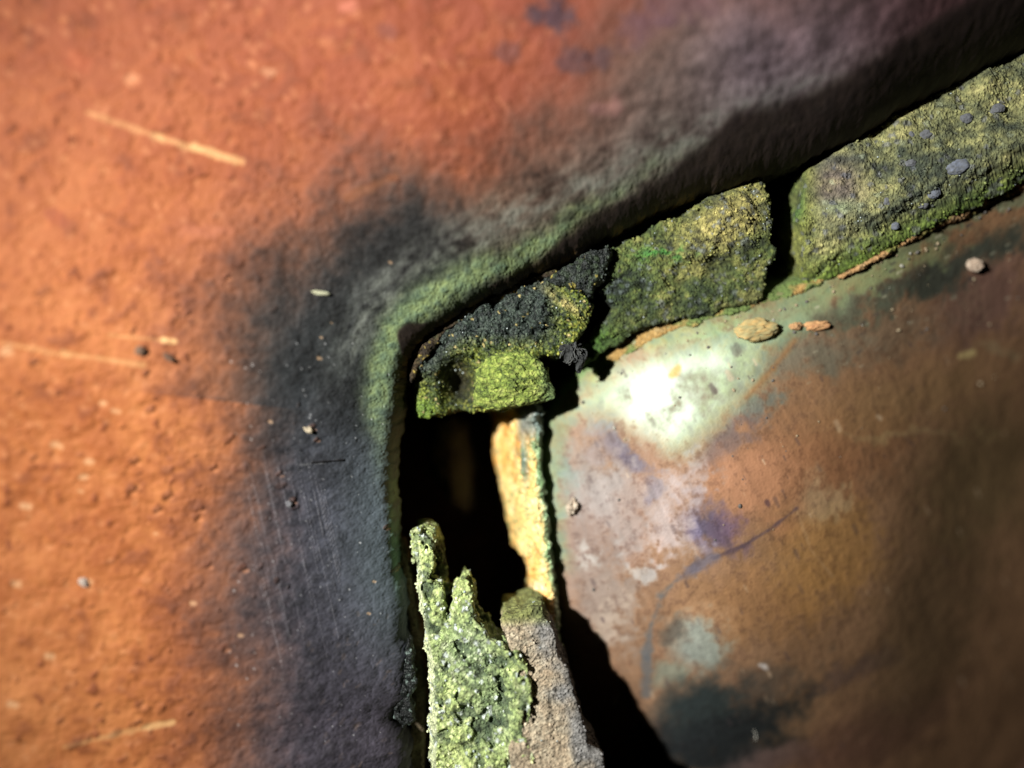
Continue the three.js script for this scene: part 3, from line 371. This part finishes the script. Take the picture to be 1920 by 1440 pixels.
{
  place('mortar_body', { outline: [[1516, 312], [1560, 286], [1640, 240], [1740, 180], [1830, 135], [1920, 95], [2080, 20], [2200, -34], [2220, 210], [2080, 272], [1920, 345], [1840, 380], [1760, 418], [1700, 446], [1640, 486], [1590, 512], [1538, 530], [1526, 500], [1518, 450], [1511, 400], [1517, 350]], face: wB, top: topB, thick: 170, round: 5, cell: 3, amp: 16, disp: sand(8, 6.5, 30, 50, 1.1),
    colour: (x, y, w) => {
      const [g, id] = grains(x / 10, y / 9, w / 9), big = f3(x / 90, y / 60, w / 60, 3), f = f3(x / 18, y / 14, w / 18, 3), low = sst(10, 90, (y - 400) + (x - 1640) * 0.47);
      let c = pal([[72, 80, 66], [114, 118, 86], [152, 152, 102], [188, 182, 124]], f * 1.2 - 0.1 + (id - 0.5) * 0.25 + (big - 0.5) * 1.5);
      const gp = Math.exp(-(((x - 1575) / 46) ** 2 + ((y - 345) / 50) ** 2)); c = mixC(c, pal([[96, 88, 86], [130, 118, 104], [170, 160, 120]], f), clamp(gp * 1.3));
      const pale = Math.exp(-(((x - 1580) / 34) ** 2 + ((y - 385) / 16) ** 2)); c = mixC(c, [150, 168, 130], pale * 0.7);
      c = mixC(c, pal([[70, 90, 30], [104, 136, 44], [134, 158, 64]], f + (id - 0.5) * 0.5), low * 0.85); c = mixC(c, [126, 134, 50], sst(1560, 1510, x) * 0.6); c = mixC(c, [60, 110, 56], sst(1530, 1500, x) * sst(430, 380, y) * 0.8);
      if (id > 0.95) c = mixC(c, [104, 108, 122], 0.6);
      if (id < 0.05) c = mixC(c, [190, 200, 170], 0.4);
      return mul(c, 0.74 + 0.4 * g);
    } }, M.rough, bBlock);
  const lip = place('mortar_lip', { outline: [[1545, 524], [1600, 506], [1660, 470], [1720, 432], [1790, 392], [1850, 366], [1930, 338], [1940, 348], [1850, 386], [1800, 410], [1740, 436], [1690, 462], [1630, 496], [1580, 520]], face: -66, top: (x, y) => lowW(x, y) + 9 + 10 * (f2(x / 34, y / 26, 2) - 0.5), thick: 60, round: 6, cell: 2.6, amp: 16, disp: (x, y, w) => (grains(x / 7, y / 7, w / 7)[0] - 0.5) * 6 + (f3(x / 26, y / 26, w / 26, 2) - 0.5) * 18,
    colour: (x, y, w) => { const f = f3(x / 22, y / 16, w / 16, 3), id = grains(x / 7, y / 7, w / 7)[1]; return mixC(pal([[168, 124, 78], [206, 160, 108], [226, 190, 146]], f + (id - 0.5) * 0.4), [140, 160, 70], sst(0.5, 0.62, f3(x / 34 + 9, y / 30, w / 30, 2)) * 0.7); } }, M.rough, bBlock);
  lip.userData.label = 'orange crumbling lower lip';
}
const cBlock = thing('mortar_lump', [950, 660, -60], 'crumbling dark mortar lump with bright green moss dome at the tile bend', 'mortar lump');
{
  const top = (x, y) => -30 + 26 * Math.exp(-(((x - 1040) / 70) ** 2 + ((y - 580) / 36) ** 2)) - 22 * sst(640, 760, y) - 66 * Math.exp(-(((x - 855) / 26) ** 2 + ((y - 722) / 36) ** 2)) + 10 * Math.exp(-(((x - 900) / 60) ** 2 + ((y - 600) / 26) ** 2)) - 36 * sst(1050, 1100, x) * sst(640, 600, y) * 0;
  place('mortar_body', { outline: [[784, 776], [772, 742], [766, 704], [786, 668], [826, 630], [866, 600], [912, 574], [960, 556], [1000, 536], [1034, 514], [1064, 530], [1092, 548], [1106, 572], [1098, 598], [1086, 624], [1064, 654], [1046, 668], [1020, 662], [1004, 668], [1024, 700], [1034, 738], [1000, 754], [930, 766], [862, 768], [820, 772]], face: -30, top, thick: 120, round: 6, cell: 2.4, amp: 22, disp: (q => (x, y, w) => q(x, y, w) + (n2((x + y * 0.4) / 7, (y + w * 0.5) / 46) - 0.5) * 11 * sst(655, 610, y) * sst(1060, 1000, x))(sand(5.5, 7.5, 26, 30)),
    colour: (x, y, w) => {
      const [g, id] = grains(x / 5, y / 5, w / 5), big = f3(x / 46, y / 40, w / 40, 3), f = f3(x / 14, y / 14, w / 14, 2);
      const dark = clamp(sst(672, 606, y) * sst(1075, 1000, x) * 1.2 + sst(880, 800, x) * sst(740, 680, y)) * sst(0.28, 0.5, big + 0.12);
      let c = pal([[44, 54, 40], [76, 92, 44], [126, 138, 56], [176, 176, 84]], f * 0.7 + (id - 0.5) * 0.8 + (big - 0.3) * 0.6);
      c = mixC(c, pal([[26, 32, 32], [52, 62, 60], [74, 86, 80]], id), dark * 0.95);
      c = mixC(c, [190, 178, 116], Math.exp(-(((x - 1062) / 40) ** 2 + ((y - 568 - (x - 1062) * 0.7) / 13) ** 2)) * sst(0.35, 0.6, f + id * 0.2) * 1.0); c = mixC(c, [120, 150, 60], sst(740, 765, y) * sst(830, 790, x) * 0.8);
      if (id > 0.985) c = [196, 180, 120];
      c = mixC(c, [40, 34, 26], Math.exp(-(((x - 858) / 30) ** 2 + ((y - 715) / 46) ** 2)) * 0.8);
      return mul(c, 0.62 + 0.55 * g);
    } }, M.damp, cBlock);
  const dome = place('moss_dome', { outline: [[890, 762], [886, 728], [896, 694], [918, 668], [952, 652], [985, 655], [1008, 670], [1022, 696], [1034, 728], [1037, 744], [1006, 754], [968, 763], [930, 768]], face: 2, top: (x, y) => -8 - 34 * (((x - 962) / 80) ** 2) * 0.5 - 34 * (((y - 712) / 62) ** 2) * 0.6, thick: 70, round: 9, cell: 2.2, amp: 16, disp: (x, y, w) => (grains(x / 8, y / 4.5, w / 5)[0] - 0.5) * 4.5 + (f3(x / 26, y / 13, w / 18, 4) - 0.5) * 20,
    colour: (x, y, w) => { const [g, id] = grains(x / 9, y / 5, w / 6), f = f3(x / 24, y / 9, w / 14, 3); return mul(mixC(pal([[76, 90, 44], [124, 144, 62], [164, 178, 86], [196, 200, 122]], f * 0.9 + (id - 0.5) * 0.5), [120, 150, 110], sst(1000, 1036, x) * 0.6), 0.7 + 0.42 * g); } }, M.rough, cBlock);
  dome.userData.label = 'bright green moss dome';
}
{ // thin rim that still hangs under the upper tile's edge
  place('mortar_fringe', { outline: [[770, 712], [760, 692], [772, 664], [796, 634], [830, 610], [846, 590], [872, 576], [930, 550], [990, 520], [1040, 497], [1046, 506], [1000, 524], [940, 554], [896, 576], [868, 596], [840, 622], [808, 656], [788, 690]], face: -24, top: (x, y) => -22 - 0.02 * (x - 770), thick: 70, round: 4, cell: 2.4, amp: 16, disp: sand(6, 6, 26, 24),
    colour: (x, y, w) => { const [g, id] = grains(x / 6, y / 6, w / 6); return mul(id > 0.96 ? [158, 138, 66] : pal([[40, 30, 20], [74, 58, 34], [60, 66, 36]], f3(x / 14, y / 14, w / 14, 2) + (id - 0.5) * 0.4), 0.6 + 0.5 * g); } }, M.rough, scene);
  tag(scene.children[scene.children.length - 1], 'thin brown mortar rim clinging under the bend of the orange tile', 'mortar rim');
}
{ // lower green slab
  const t = thing('mortar_block', [890, 1300, 0], 'bright green jagged mortar slab standing in the gap at the bottom', 'mortar block');
  const leftX = y => toPlan(knots([[1008, 766], [1110, 775], [1180, 786], [1250, 798], [1340, 803], [1600, 800]], y), y, 20)[0];
  const top = (x, y) => 34 + 0.17 * (x - 900) - 1.9 * clamp(leftX(y) + 15 - x, 0, 40) * sst(1030, 1090, y) + 0.02 * (y - 1200) - 26 * sst(1150, 1010, y) - 20 * Math.exp(-(((x - 935) / 26) ** 2 + ((y - 1310) / 60) ** 2)) + 14 * Math.exp(-(((x - 970) / 24) ** 2 + ((y - 1330) / 60) ** 2)) - 16 * Math.exp(-(((x - 840) / 16) ** 2 + ((y - 1150) / 40) ** 2));
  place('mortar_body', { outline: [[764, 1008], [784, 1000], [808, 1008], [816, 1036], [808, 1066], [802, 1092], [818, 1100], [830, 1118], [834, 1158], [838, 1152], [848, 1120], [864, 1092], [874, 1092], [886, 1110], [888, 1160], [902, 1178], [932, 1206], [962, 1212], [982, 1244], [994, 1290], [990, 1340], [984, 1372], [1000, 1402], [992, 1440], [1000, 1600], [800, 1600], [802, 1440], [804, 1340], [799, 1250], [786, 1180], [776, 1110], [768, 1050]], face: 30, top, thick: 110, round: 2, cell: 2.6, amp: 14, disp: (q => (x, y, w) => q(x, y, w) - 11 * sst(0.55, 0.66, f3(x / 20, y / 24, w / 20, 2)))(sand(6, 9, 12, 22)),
    colour: (x, y, w) => {
      const [g, id] = grains(x / 7.5, y / 7.5, w / 7.5), big = f3(x / 50, y / 60, w / 40, 3), f = f3(x / 14, y / 14, w / 14, 2);
      let c = pal([[112, 126, 92], [172, 190, 118], [212, 226, 150], [240, 246, 200]], f * 0.6 + (id - 0.5) * 0.7 + (big - 0.25) * 0.7);
      const grey = Math.exp(-(((x - 875) / 60) ** 2 + ((y - 1210) / 60) ** 2)) + Math.exp(-(((x - 925) / 40) ** 2 + ((y - 1320) / 70) ** 2)); c = mixC(c, pal([[80, 98, 80], [124, 150, 114], [196, 212, 184]], id), clamp(grey) * 0.6);
      c = mixC(c, [236, 244, 196], sst(19, 14, x - leftX(y)) * sst(1020, 1090, y) * 0.9);  // left bevel painted near white, the glare of an overlit edge
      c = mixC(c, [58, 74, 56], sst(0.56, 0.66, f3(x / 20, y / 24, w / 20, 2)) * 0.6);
      if (id > 0.95) c = [206, 216, 206];
      return mul(c, 0.66 + 0.46 * g);
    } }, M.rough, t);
  const knob = place('mortar_knob', { outline: [[800, 1010], [822, 1022], [834, 1050], [832, 1080], [824, 1100], [806, 1096], [796, 1070], [798, 1040]], face: -44, top: () => -44, thick: 60, round: 14, cell: 2.4, amp: 14, disp: sand(8, 9, 16, 24), colour: (x, y, w) => { const [g, id] = grains(x / 8, y / 8, w / 8); return mul(pal([[52, 58, 40], [96, 104, 66], [170, 176, 120]], id), 0.55 + 0.55 * g); } }, M.rough, t);
  knob.userData.label = 'shaded crumbly knob';
}
{ // lower brown piece
  const t = thing('mortar_block', [1030, 1300, 0], 'brown sandy mortar piece behind the bright green slab at the bottom', 'mortar block');
  place('mortar_body', { outline: [[940, 1166], [946, 1156], [968, 1152], [1000, 1142], [1016, 1144], [1024, 1164], [1040, 1186], [1048, 1226], [1066, 1262], [1082, 1320], [1098, 1388], [1122, 1404], [1130, 1440], [1150, 1600], [960, 1600], [960, 1500], [960, 1300], [964, 1220]], face: 20, top: (x, y) => 27 - 0.1 * (x - 990) + 0.17 * Math.max(0, y - 1220) - 14 * sst(1180, 1150, y), thick: 150, round: 4, cell: 2.6, amp: 14, disp: sand(7, 5, 18, 34),
    colour: (x, y, w) => {
      const [g, id] = grains(x / 7, y / 7, w / 7), f = f3(x / 30, y / 30, w / 30, 3), u = (x - 950 - (y - 1150) * 0.3) / 90;
      let c = mixC(pal([[166, 146, 122], [190, 172, 146], [212, 198, 172]], f + (id - 0.5) * 0.5), pal([[98, 97, 97], [138, 135, 132], [164, 162, 160]], f + (id - 0.5) * 0.5), clamp(sst(0.35, 0.9, u + (f - 0.5) * 0.8)));  // greyer right flank, also painted darker for the shade where it curves away
      c = mixC(c, [128, 140, 70], sst(1172, 1148, y) * 0.75); 
      return mul(c, 0.72 + 0.4 * g);
    } }, M.rough, t);
}
{ // orange ledge inside the hollow
  const rightX = y => knots([[740, 1012], [850, 1012], [930, 1018], [1020, 1030], [1130, 1044], [1300, 1060]].map(([a, b]) => [toPlan(b, a, -90)[1], toPlan(b, a, -90)[0]]), y);
  place('clay_ledge', { outline: [[916, 736], [940, 740], [990, 748], [1016, 770], [1014, 850], [1016, 900], [1020, 940], [1028, 1000], [1034, 1060], [1044, 1128], [1050, 1200], [1060, 1400], [1070, 1700], [1010, 1700], [1000, 1300], [998, 1128], [994, 1054], [966, 1046], [956, 1000], [942, 930], [928, 880], [921, 800]], face: -88, top: (x, y) => { const u = rightX(y) - x; return -86 - 1.6 * Math.max(0, u - 14) - 0.012 * Math.max(0, u - 14) ** 2 * 0.3 + 14 * Math.exp(-(((u - 50) / 22) ** 2)); }, thick: 130, round: 8, cell: 2.6, amp: 14, disp: (x, y, w) => (grains(x / 8, y / 8, w / 8)[0] - 0.5) * 4.5 + (f3(x / 13, y / 13, w / 13, 3) - 0.5) * 24,  // left outline cut along a cast shadow's edge, shade put into the shape
    colour: (x, y, w) => {
      const u = rightX(y) - x, f = f3(x / 20, y / 24, w / 20, 3), [g, id] = grains(x / 8, y / 8, w / 8);
      let c = pal([[200, 122, 52], [244, 192, 108], [255, 234, 186]], f * 1.2 - 0.1 + (id - 0.5) * 0.3); c = mixC(c, [232, 214, 150], sst(870, 960, y) * sst(1130, 1000, y) * 0.45);
      c = mixC(c, pal([[70, 120, 84], [120, 170, 130], [170, 200, 170]], f), (1 - sst(4, 18, u + (f - 0.5) * 46)) * 0.8);
      c = mixC(c, [84, 110, 104], Math.exp(-(((u - 34) / 12) ** 2 + ((y - 872) / 50) ** 2)) * sst(0.36, 0.48, f3(x / 12, y / 20, w / 12, 2)) * 0.9); if (id > 0.93) c = mixC(c, [110, 140, 90], 0.5);
      c = mixC(c, [96, 108, 108], sst(54, 32, u) * sst(850, 800, y) * 0.85);
      return mul(c, 0.92 + 0.2 * g);
    } }, M.wet, scene);
  tag(scene.children[scene.children.length - 1], 'orange yellow clay ledge lit inside the dark hollow', 'clay ledge');
}
// dim things in the hollow
place('mortar_lump', { outline: [[796, 786], [846, 780], [872, 800], [880, 860], [882, 930], [872, 985], [840, 960], [822, 920], [790, 900], [780, 840]], face: -260, top: (x, y) => -330 - 40 * (((x - 830) / 60) ** 2), thick: 120, round: 30, cell: 4, amp: 18, disp: sand(16, 8, 24, 50), colour: (x, y, w) => pal([[50, 46, 38], [82, 74, 58], [70, 72, 52]], f3(x / 40, y / 40, w / 40, 3)) }, M.rough, scene);
tag(scene.children[scene.children.length - 1], 'dim brown mortar lump deep in the black hollow', 'mortar lump');
place('mortar_skin', { outline: [[752, 1012], [766, 1060], [780, 1130], [790, 1210], [796, 1300], [793, 1440], [792, 1760], [766, 1760], [766, 1440], [772, 1330], [776, 1260], [768, 1180], [758, 1100], [750, 1050]], face: -80, top: () => -70, thick: 60, round: 6, cell: 3, amp: 12, disp: sand(9, 5, 12, 26), colour: (x, y, w) => pal([[70, 58, 42], [104, 92, 70], [92, 96, 70]], f3(x / 18, y / 26, w / 18, 3)) }, M.rough, scene);
tag(scene.children[scene.children.length - 1], 'thin dark mortar skin between orange tile and green slab', 'mortar skin');
place('moss_flake', { outline: [[738, 1346], [746, 1310], [752, 1270], [758, 1228], [768, 1200], [776, 1232], [778, 1270], [772, 1310], [778, 1352], [756, 1358]], face: -6, top: (x, y) => 0 + (f2(x / 10, y / 10, 2) - 0.5) * 10, thick: 26, round: 6, cell: 2.2, amp: 12, disp: sand(6, 8, 12, 16), colour: (x, y, w) => { const [g, id] = grains(x / 6, y / 6, w / 6); return mul(id > 0.9 ? [120, 136, 130] : pal([[24, 26, 26], [44, 50, 48]], id), 0.6 + 0.5 * g); } }, M.damp, scene);
tag(scene.children[scene.children.length - 1], 'small black mossy flake on the lower edge of the orange tile', 'moss flake');

// ---------------------------------------------------------------- pebbles, crumbs, drops, fibres
function pebbleGeo(rx, ry, rw, seed, c1, c2, rough = 0.55) {
  const g = mergeVertices(new THREE.IcosahedronGeometry(1, 12).deleteAttribute('uv').deleteAttribute('normal')), p = g.attributes.position, C = [];
  for (let i = 0; i < p.count; i++) { const x = p.getX(i), y = p.getY(i), z = p.getZ(i), f = 1 + (f3(x * 1.3 + seed * 7, y * 1.3, z * 1.3, 2) - 0.5) * rough * 2.4 + (f3(x * 6 + seed, y * 6, z * 6, 2) - 0.5) * rough * 0.8; p.setXYZ(i, x * rx * S * f, y * rw * S * f, z * ry * S * f); const q = clamp(f3(x * 4 + seed * 3, y * 4, z * 4, 3) * 1.6 - 0.3), c = mixC(c1, c2, q); C.push(lin(c[0]), lin(c[1]), lin(c[2])); }
  g.setAttribute('color', new THREE.BufferAttribute(new Float32Array(C), 3)); g.computeVertexNormals(); return g;
}
function pebble(name, [x, y, w], size, turn, seed, c1, c2, parent, rough) {
  const m = new THREE.Mesh(pebbleGeo(...size, seed, c1, c2, rough), M.bare); m.castShadow = m.receiveShadow = true; m.rotation.y = -turn; m.position.set(...pos3(x, y, w));
  if (parent) { m.name = name; m.position.sub(parent.position); parent.add(m); } else { m.name = numbered(name); scene.add(m); } return m;
}
const onL = (px, py, up) => { const p = onLower(px, py); return [p[0], p[1], p[2] + up]; };
tag(pebble('clay_crumb', onL(1414, 620, 9), [40, 19, 15], -0.2, 3, [196, 160, 100], [150, 150, 110], null, 0.4), 'largest flat tan crumb lying below the middle mortar block', 'crumb');
tag(pebble('clay_crumb', onL(1530, 610, 5), [24, 9, 8], -0.25, 5, [206, 164, 112], [180, 130, 90], null), 'thin oblong tan crumb, rightmost of three below the mortar', 'crumb');
tag(pebble('clay_crumb', onL(1489, 612, 4), [11, 7, 7], -0.2, 8, [196, 156, 110], [170, 130, 90], null), 'tiny tan crumb between the flat crumb and the oblong one', 'crumb');
tag(pebble('pebble', onL(1073, 949, 9), [10, 15, 12], 0.1, 11, [210, 200, 180], [160, 140, 120], null), 'small pale pebble on the brown tile beside the orange ledge', 'pebble');
tag(pebble('pebble', onL(1826, 497, 8), [14, 11, 11], -0.2, 13, [196, 180, 160], [150, 128, 110], null), 'small tan pebble alone on the dark part of the right tile', 'pebble');
for (const [i, [x, y, sx, sy, turn]] of [[1795, 314, 24, 13, -0.25], [1750, 362, 15, 10, -0.2], [1733, 383, 10, 7, -0.3], [1727, 385, 8, 6, 0], [1735, 252, 18, 10, -0.5], [1706, 254, 11, 8, 0], [1678, 424, 10, 8, 0.2], [1708, 306, 11, 7, 0], [1870, 205, 16, 9, -0.4], [1812, 222, 14, 9, -0.4], [1660, 380, 10, 9, 0]].entries()) { const p = toPlan(x, y, 0), w = topB(...p); const q = toPlan(x, y, w); pebble('pebble', [q[0], q[1], w + 1], [sx * 0.85, sy, sy * 0.6], turn, 20 + i, i === 0 || i === 1 || i === 6 ? [122, 130, 148] : [108, 110, 116], [92, 94, 96], bBlock, 0.3); }
const crumbs = [[265, 658, 9, 7, [120, 92, 72], 'grey brown crumb on the orange tile, just left of its neighbour crumb'], [316, 670, 12, 6, [110, 80, 60], 'dark crumb right of the grey brown crumb on the orange tile'], [578, 806, 7, 5, [206, 190, 160], 'tiny pale chip in the sooty part left of the hollow'], [158, 1092, 8, 7, [206, 190, 176], 'pale speck of grit low on the orange tile'], [542, 944, 6, 6, [130, 130, 134], 'tiny grey chip on the sooty edge beside the dark hollow']];
for (const [i, [x, y, a, b, c, label]] of crumbs.entries()) { const p = onUpper(x, y); tag(pebble('grit_crumb', [p[0], p[1], p[2] + 2], [a, b, Math.min(a, b) * 0.8], 0.6, 40 + i, c, mul(c, 0.6), null, 0.5), label, 'crumb'); }
{ const p = onUpper(598, 549); tag(pebble('straw_chip', [p[0], p[1], p[2] + 2], [17, 3.4, 3], 0.15, 61, [196, 206, 170], [120, 110, 90], null, 0.3), 'thin pale chip lying on the black soot near the bend', 'chip'); }

function tube(pts, r, seg = 14) { const c = new THREE.CatmullRomCurve3(pts.map(p => new THREE.Vector3(...pos3(...p)))); return new THREE.TubeGeometry(c, seg, r * S, 5); }
place('fuzz_clump', { outline: [[1054, 650], [1070, 644], [1088, 650], [1098, 664], [1094, 682], [1084, 694], [1078, 680], [1066, 678]], face: -18, top: () => -14, thick: 26, round: 6, cell: 2, amp: 16, disp: (x, y, w) => (n3((x + y * 0.3) / 4.5, (y - x * 0.2) / 22, w / 5) - 0.5) * 12 + (f3(x / 14, y / 14, w / 14, 2) - 0.5) * 14, colour: (x, y, w) => pal([[20, 22, 22], [50, 52, 52], [92, 94, 94]], n3((x + y * 0.3) / 4, (y - x * 0.2) / 18, w / 5)) }, M.rough, cBlock);
{ // grey shreds of root at the lump's right corner
  const r = rng(91), gs = [];
  for (let i = 0; i < 14; i++) { const x = 1052 + r() * 40, y = 648 + r() * 26, w = -18 + r() * 16, a = 0.2 + r() * 1.9, l = 6 + r() * 13; const pts = [[x, y, w]]; let A = a; for (let k = 1; k < 4; k++) { A += (r() - 0.5) * 1.4; const q = pts[k - 1]; pts.push([q[0] + Math.cos(A) * l / 3, q[1] + Math.sin(A) * l / 3, q[2] + (r() - 0.4) * 8]); } gs.push(tube(pts, 0.6 + r() * 0.9, 8)); }
  const m = mesh('root_tuft', mergeGeometries(gs), M.fibre, cBlock); tag(m, 'grey shredded root tuft', null, null, 'stuff');
}
for (const [pts, label] of [[[[1413, 1368], [1417, 1376], [1416, 1386]], 'short pale fibre on the black patch of the right tile'], [[[1160, 1300], [1154, 1310], [1151, 1322]], 'short pale fibre in the shadow beside the brown mortar piece']]) tag(mesh('fibre', tube(pts.map(([x, y]) => onL(x, y, 2)), 0.9), M.paleFibre), label, 'fibre');
// loose grains that sparkle on the moss: scattered over each piece's own surface
const CRUMB = new THREE.IcosahedronGeometry(1, 0);
function scatter(body, parent, name, n, seed, mat, r0, r1, box) {
  const r = rng(seed), p = body.geometry.attributes.position, nn = body.geometry.attributes.normal, at = []; let guard = 0;
  while (at.length < n && guard++ < n * 60) { const i = Math.floor(r() * p.count); if (nn.getY(i) < 0.15) continue; const X = p.getX(i) / S + 960, Y = p.getZ(i) / S + 720; if (box && (X < box[0] || X > box[2] || Y < box[1] || Y > box[3])) continue; at.push(i); }
  const im = new THREE.InstancedMesh(mat === M.crumb ? CRUMB : new THREE.IcosahedronGeometry(1, 1), mat, at.length), o = new THREE.Object3D();
  at.forEach((i, k) => { const q = lerp(r0, r1, r() ** 2) * S; o.position.set(p.getX(i) + nn.getX(i) * q * 0.4, p.getY(i) + nn.getY(i) * q * 0.4, p.getZ(i) + nn.getZ(i) * q * 0.4); o.rotation.set(r() * 6, r() * 6, r() * 6); o.scale.set(q, q * (0.7 + 0.4 * r()), q * (0.6 + 0.6 * r())); o.updateMatrix(); im.setMatrixAt(k, o.matrix); });
  im.name = name; im.castShadow = im.receiveShadow = true; if (parent !== scene) im.position.copy(parent.position).negate(); parent.add(im); im.userData.kind = 'stuff'; im.userData.from = at; return im;
}
for (const g of scene.children.filter(o => o.isGroup)) for (const part of g.children.filter(m => /mortar_(body|knob)|moss_crust/.test(m.name)).slice()) {   // loose crumbs bonded to every piece, in that piece's own colours
  const lab0 = g.userData.label, n = part.name === 'mortar_body' ? (lab0.startsWith('long') ? 1700 : lab0.startsWith('brown') ? 700 : 2000) : 240, im = scatter(part, g, 'loose_crumb', n, 300 + n + g.id % 1, M.crumb, 1.0, lab0.startsWith('bright') ? 3.1 : 3.2, [600, -200, 2100, 1560]), c = part.geometry.attributes.color, k = new THREE.Color(), r = rng(n);
  im.userData.from.forEach((i, q) => { const b = (lab0.startsWith('bright') ? 0.75 : 0.5) + r() * 0.65; im.setColorAt(q, k.setRGB(Math.min(1, c.getX(i) * b), Math.min(1, c.getY(i) * b), Math.min(1, c.getZ(i) * b))); }); delete im.userData.from;
}
for (const g of scene.children.filter(o => o.isGroup)) { const body = g.children[0]; const lab = g.userData.label; scatter(body, g, 'quartz_grain', lab.startsWith('bright') ? 45 : lab.startsWith('brown') ? 24 : 40, 7 + lab.length, M.quartz, 1.2, lab.startsWith('bright') ? 3.4 : 2.0).userData.from = undefined; }
{ // loose grit on the lower tile, thickest along its mossy border
  const r = rng(404), at = []; while (at.length < 190) { const px = 1080 + r() * 830, e = knots([[1080, 720], [1200, 640], [1440, 570], [1700, 460], [1920, 350]], px), q = onL(px, e + 14 + 420 * r() ** 4.5, 0.6); at.push(q); }
  const im = new THREE.InstancedMesh(CRUMB, M.crumb, at.length), o = new THREE.Object3D(), k = new THREE.Color();
  at.forEach((p, i) => { const q = (0.9 + 3.2 * r() ** 3) * S; o.position.set(...pos3(...p)); o.rotation.set(r() * 6, r() * 6, r() * 6); o.scale.set(q * 1.3, q * 0.9, q); o.updateMatrix(); im.setMatrixAt(i, o.matrix); const t = r(); im.setColorAt(i, t < 0.5 ? k.setRGB(0.34, 0.27, 0.17) : t < 0.92 ? k.setRGB(0.12, 0.11, 0.1) : k.setRGB(0.34, 0.33, 0.28)); });
  im.name = 'grit'; im.castShadow = im.receiveShadow = true; scene.add(im); tag(im, 'loose fine grit strewn on the right tile along its mossy border', 'grit', null, 'stuff');
}
{ const ledge = scene.children.find(o => o.name === 'clay_ledge'); const im = scatter(ledge, scene, 'water_drop', 60, 3, M.drop, 1.5, 4.2, [930, 830, 1040, 1140]); tag((delete im.userData.from, im), 'tiny water drops beading on the orange ledge', 'water drops', null, 'stuff'); }

renderer.render(scene, camera);
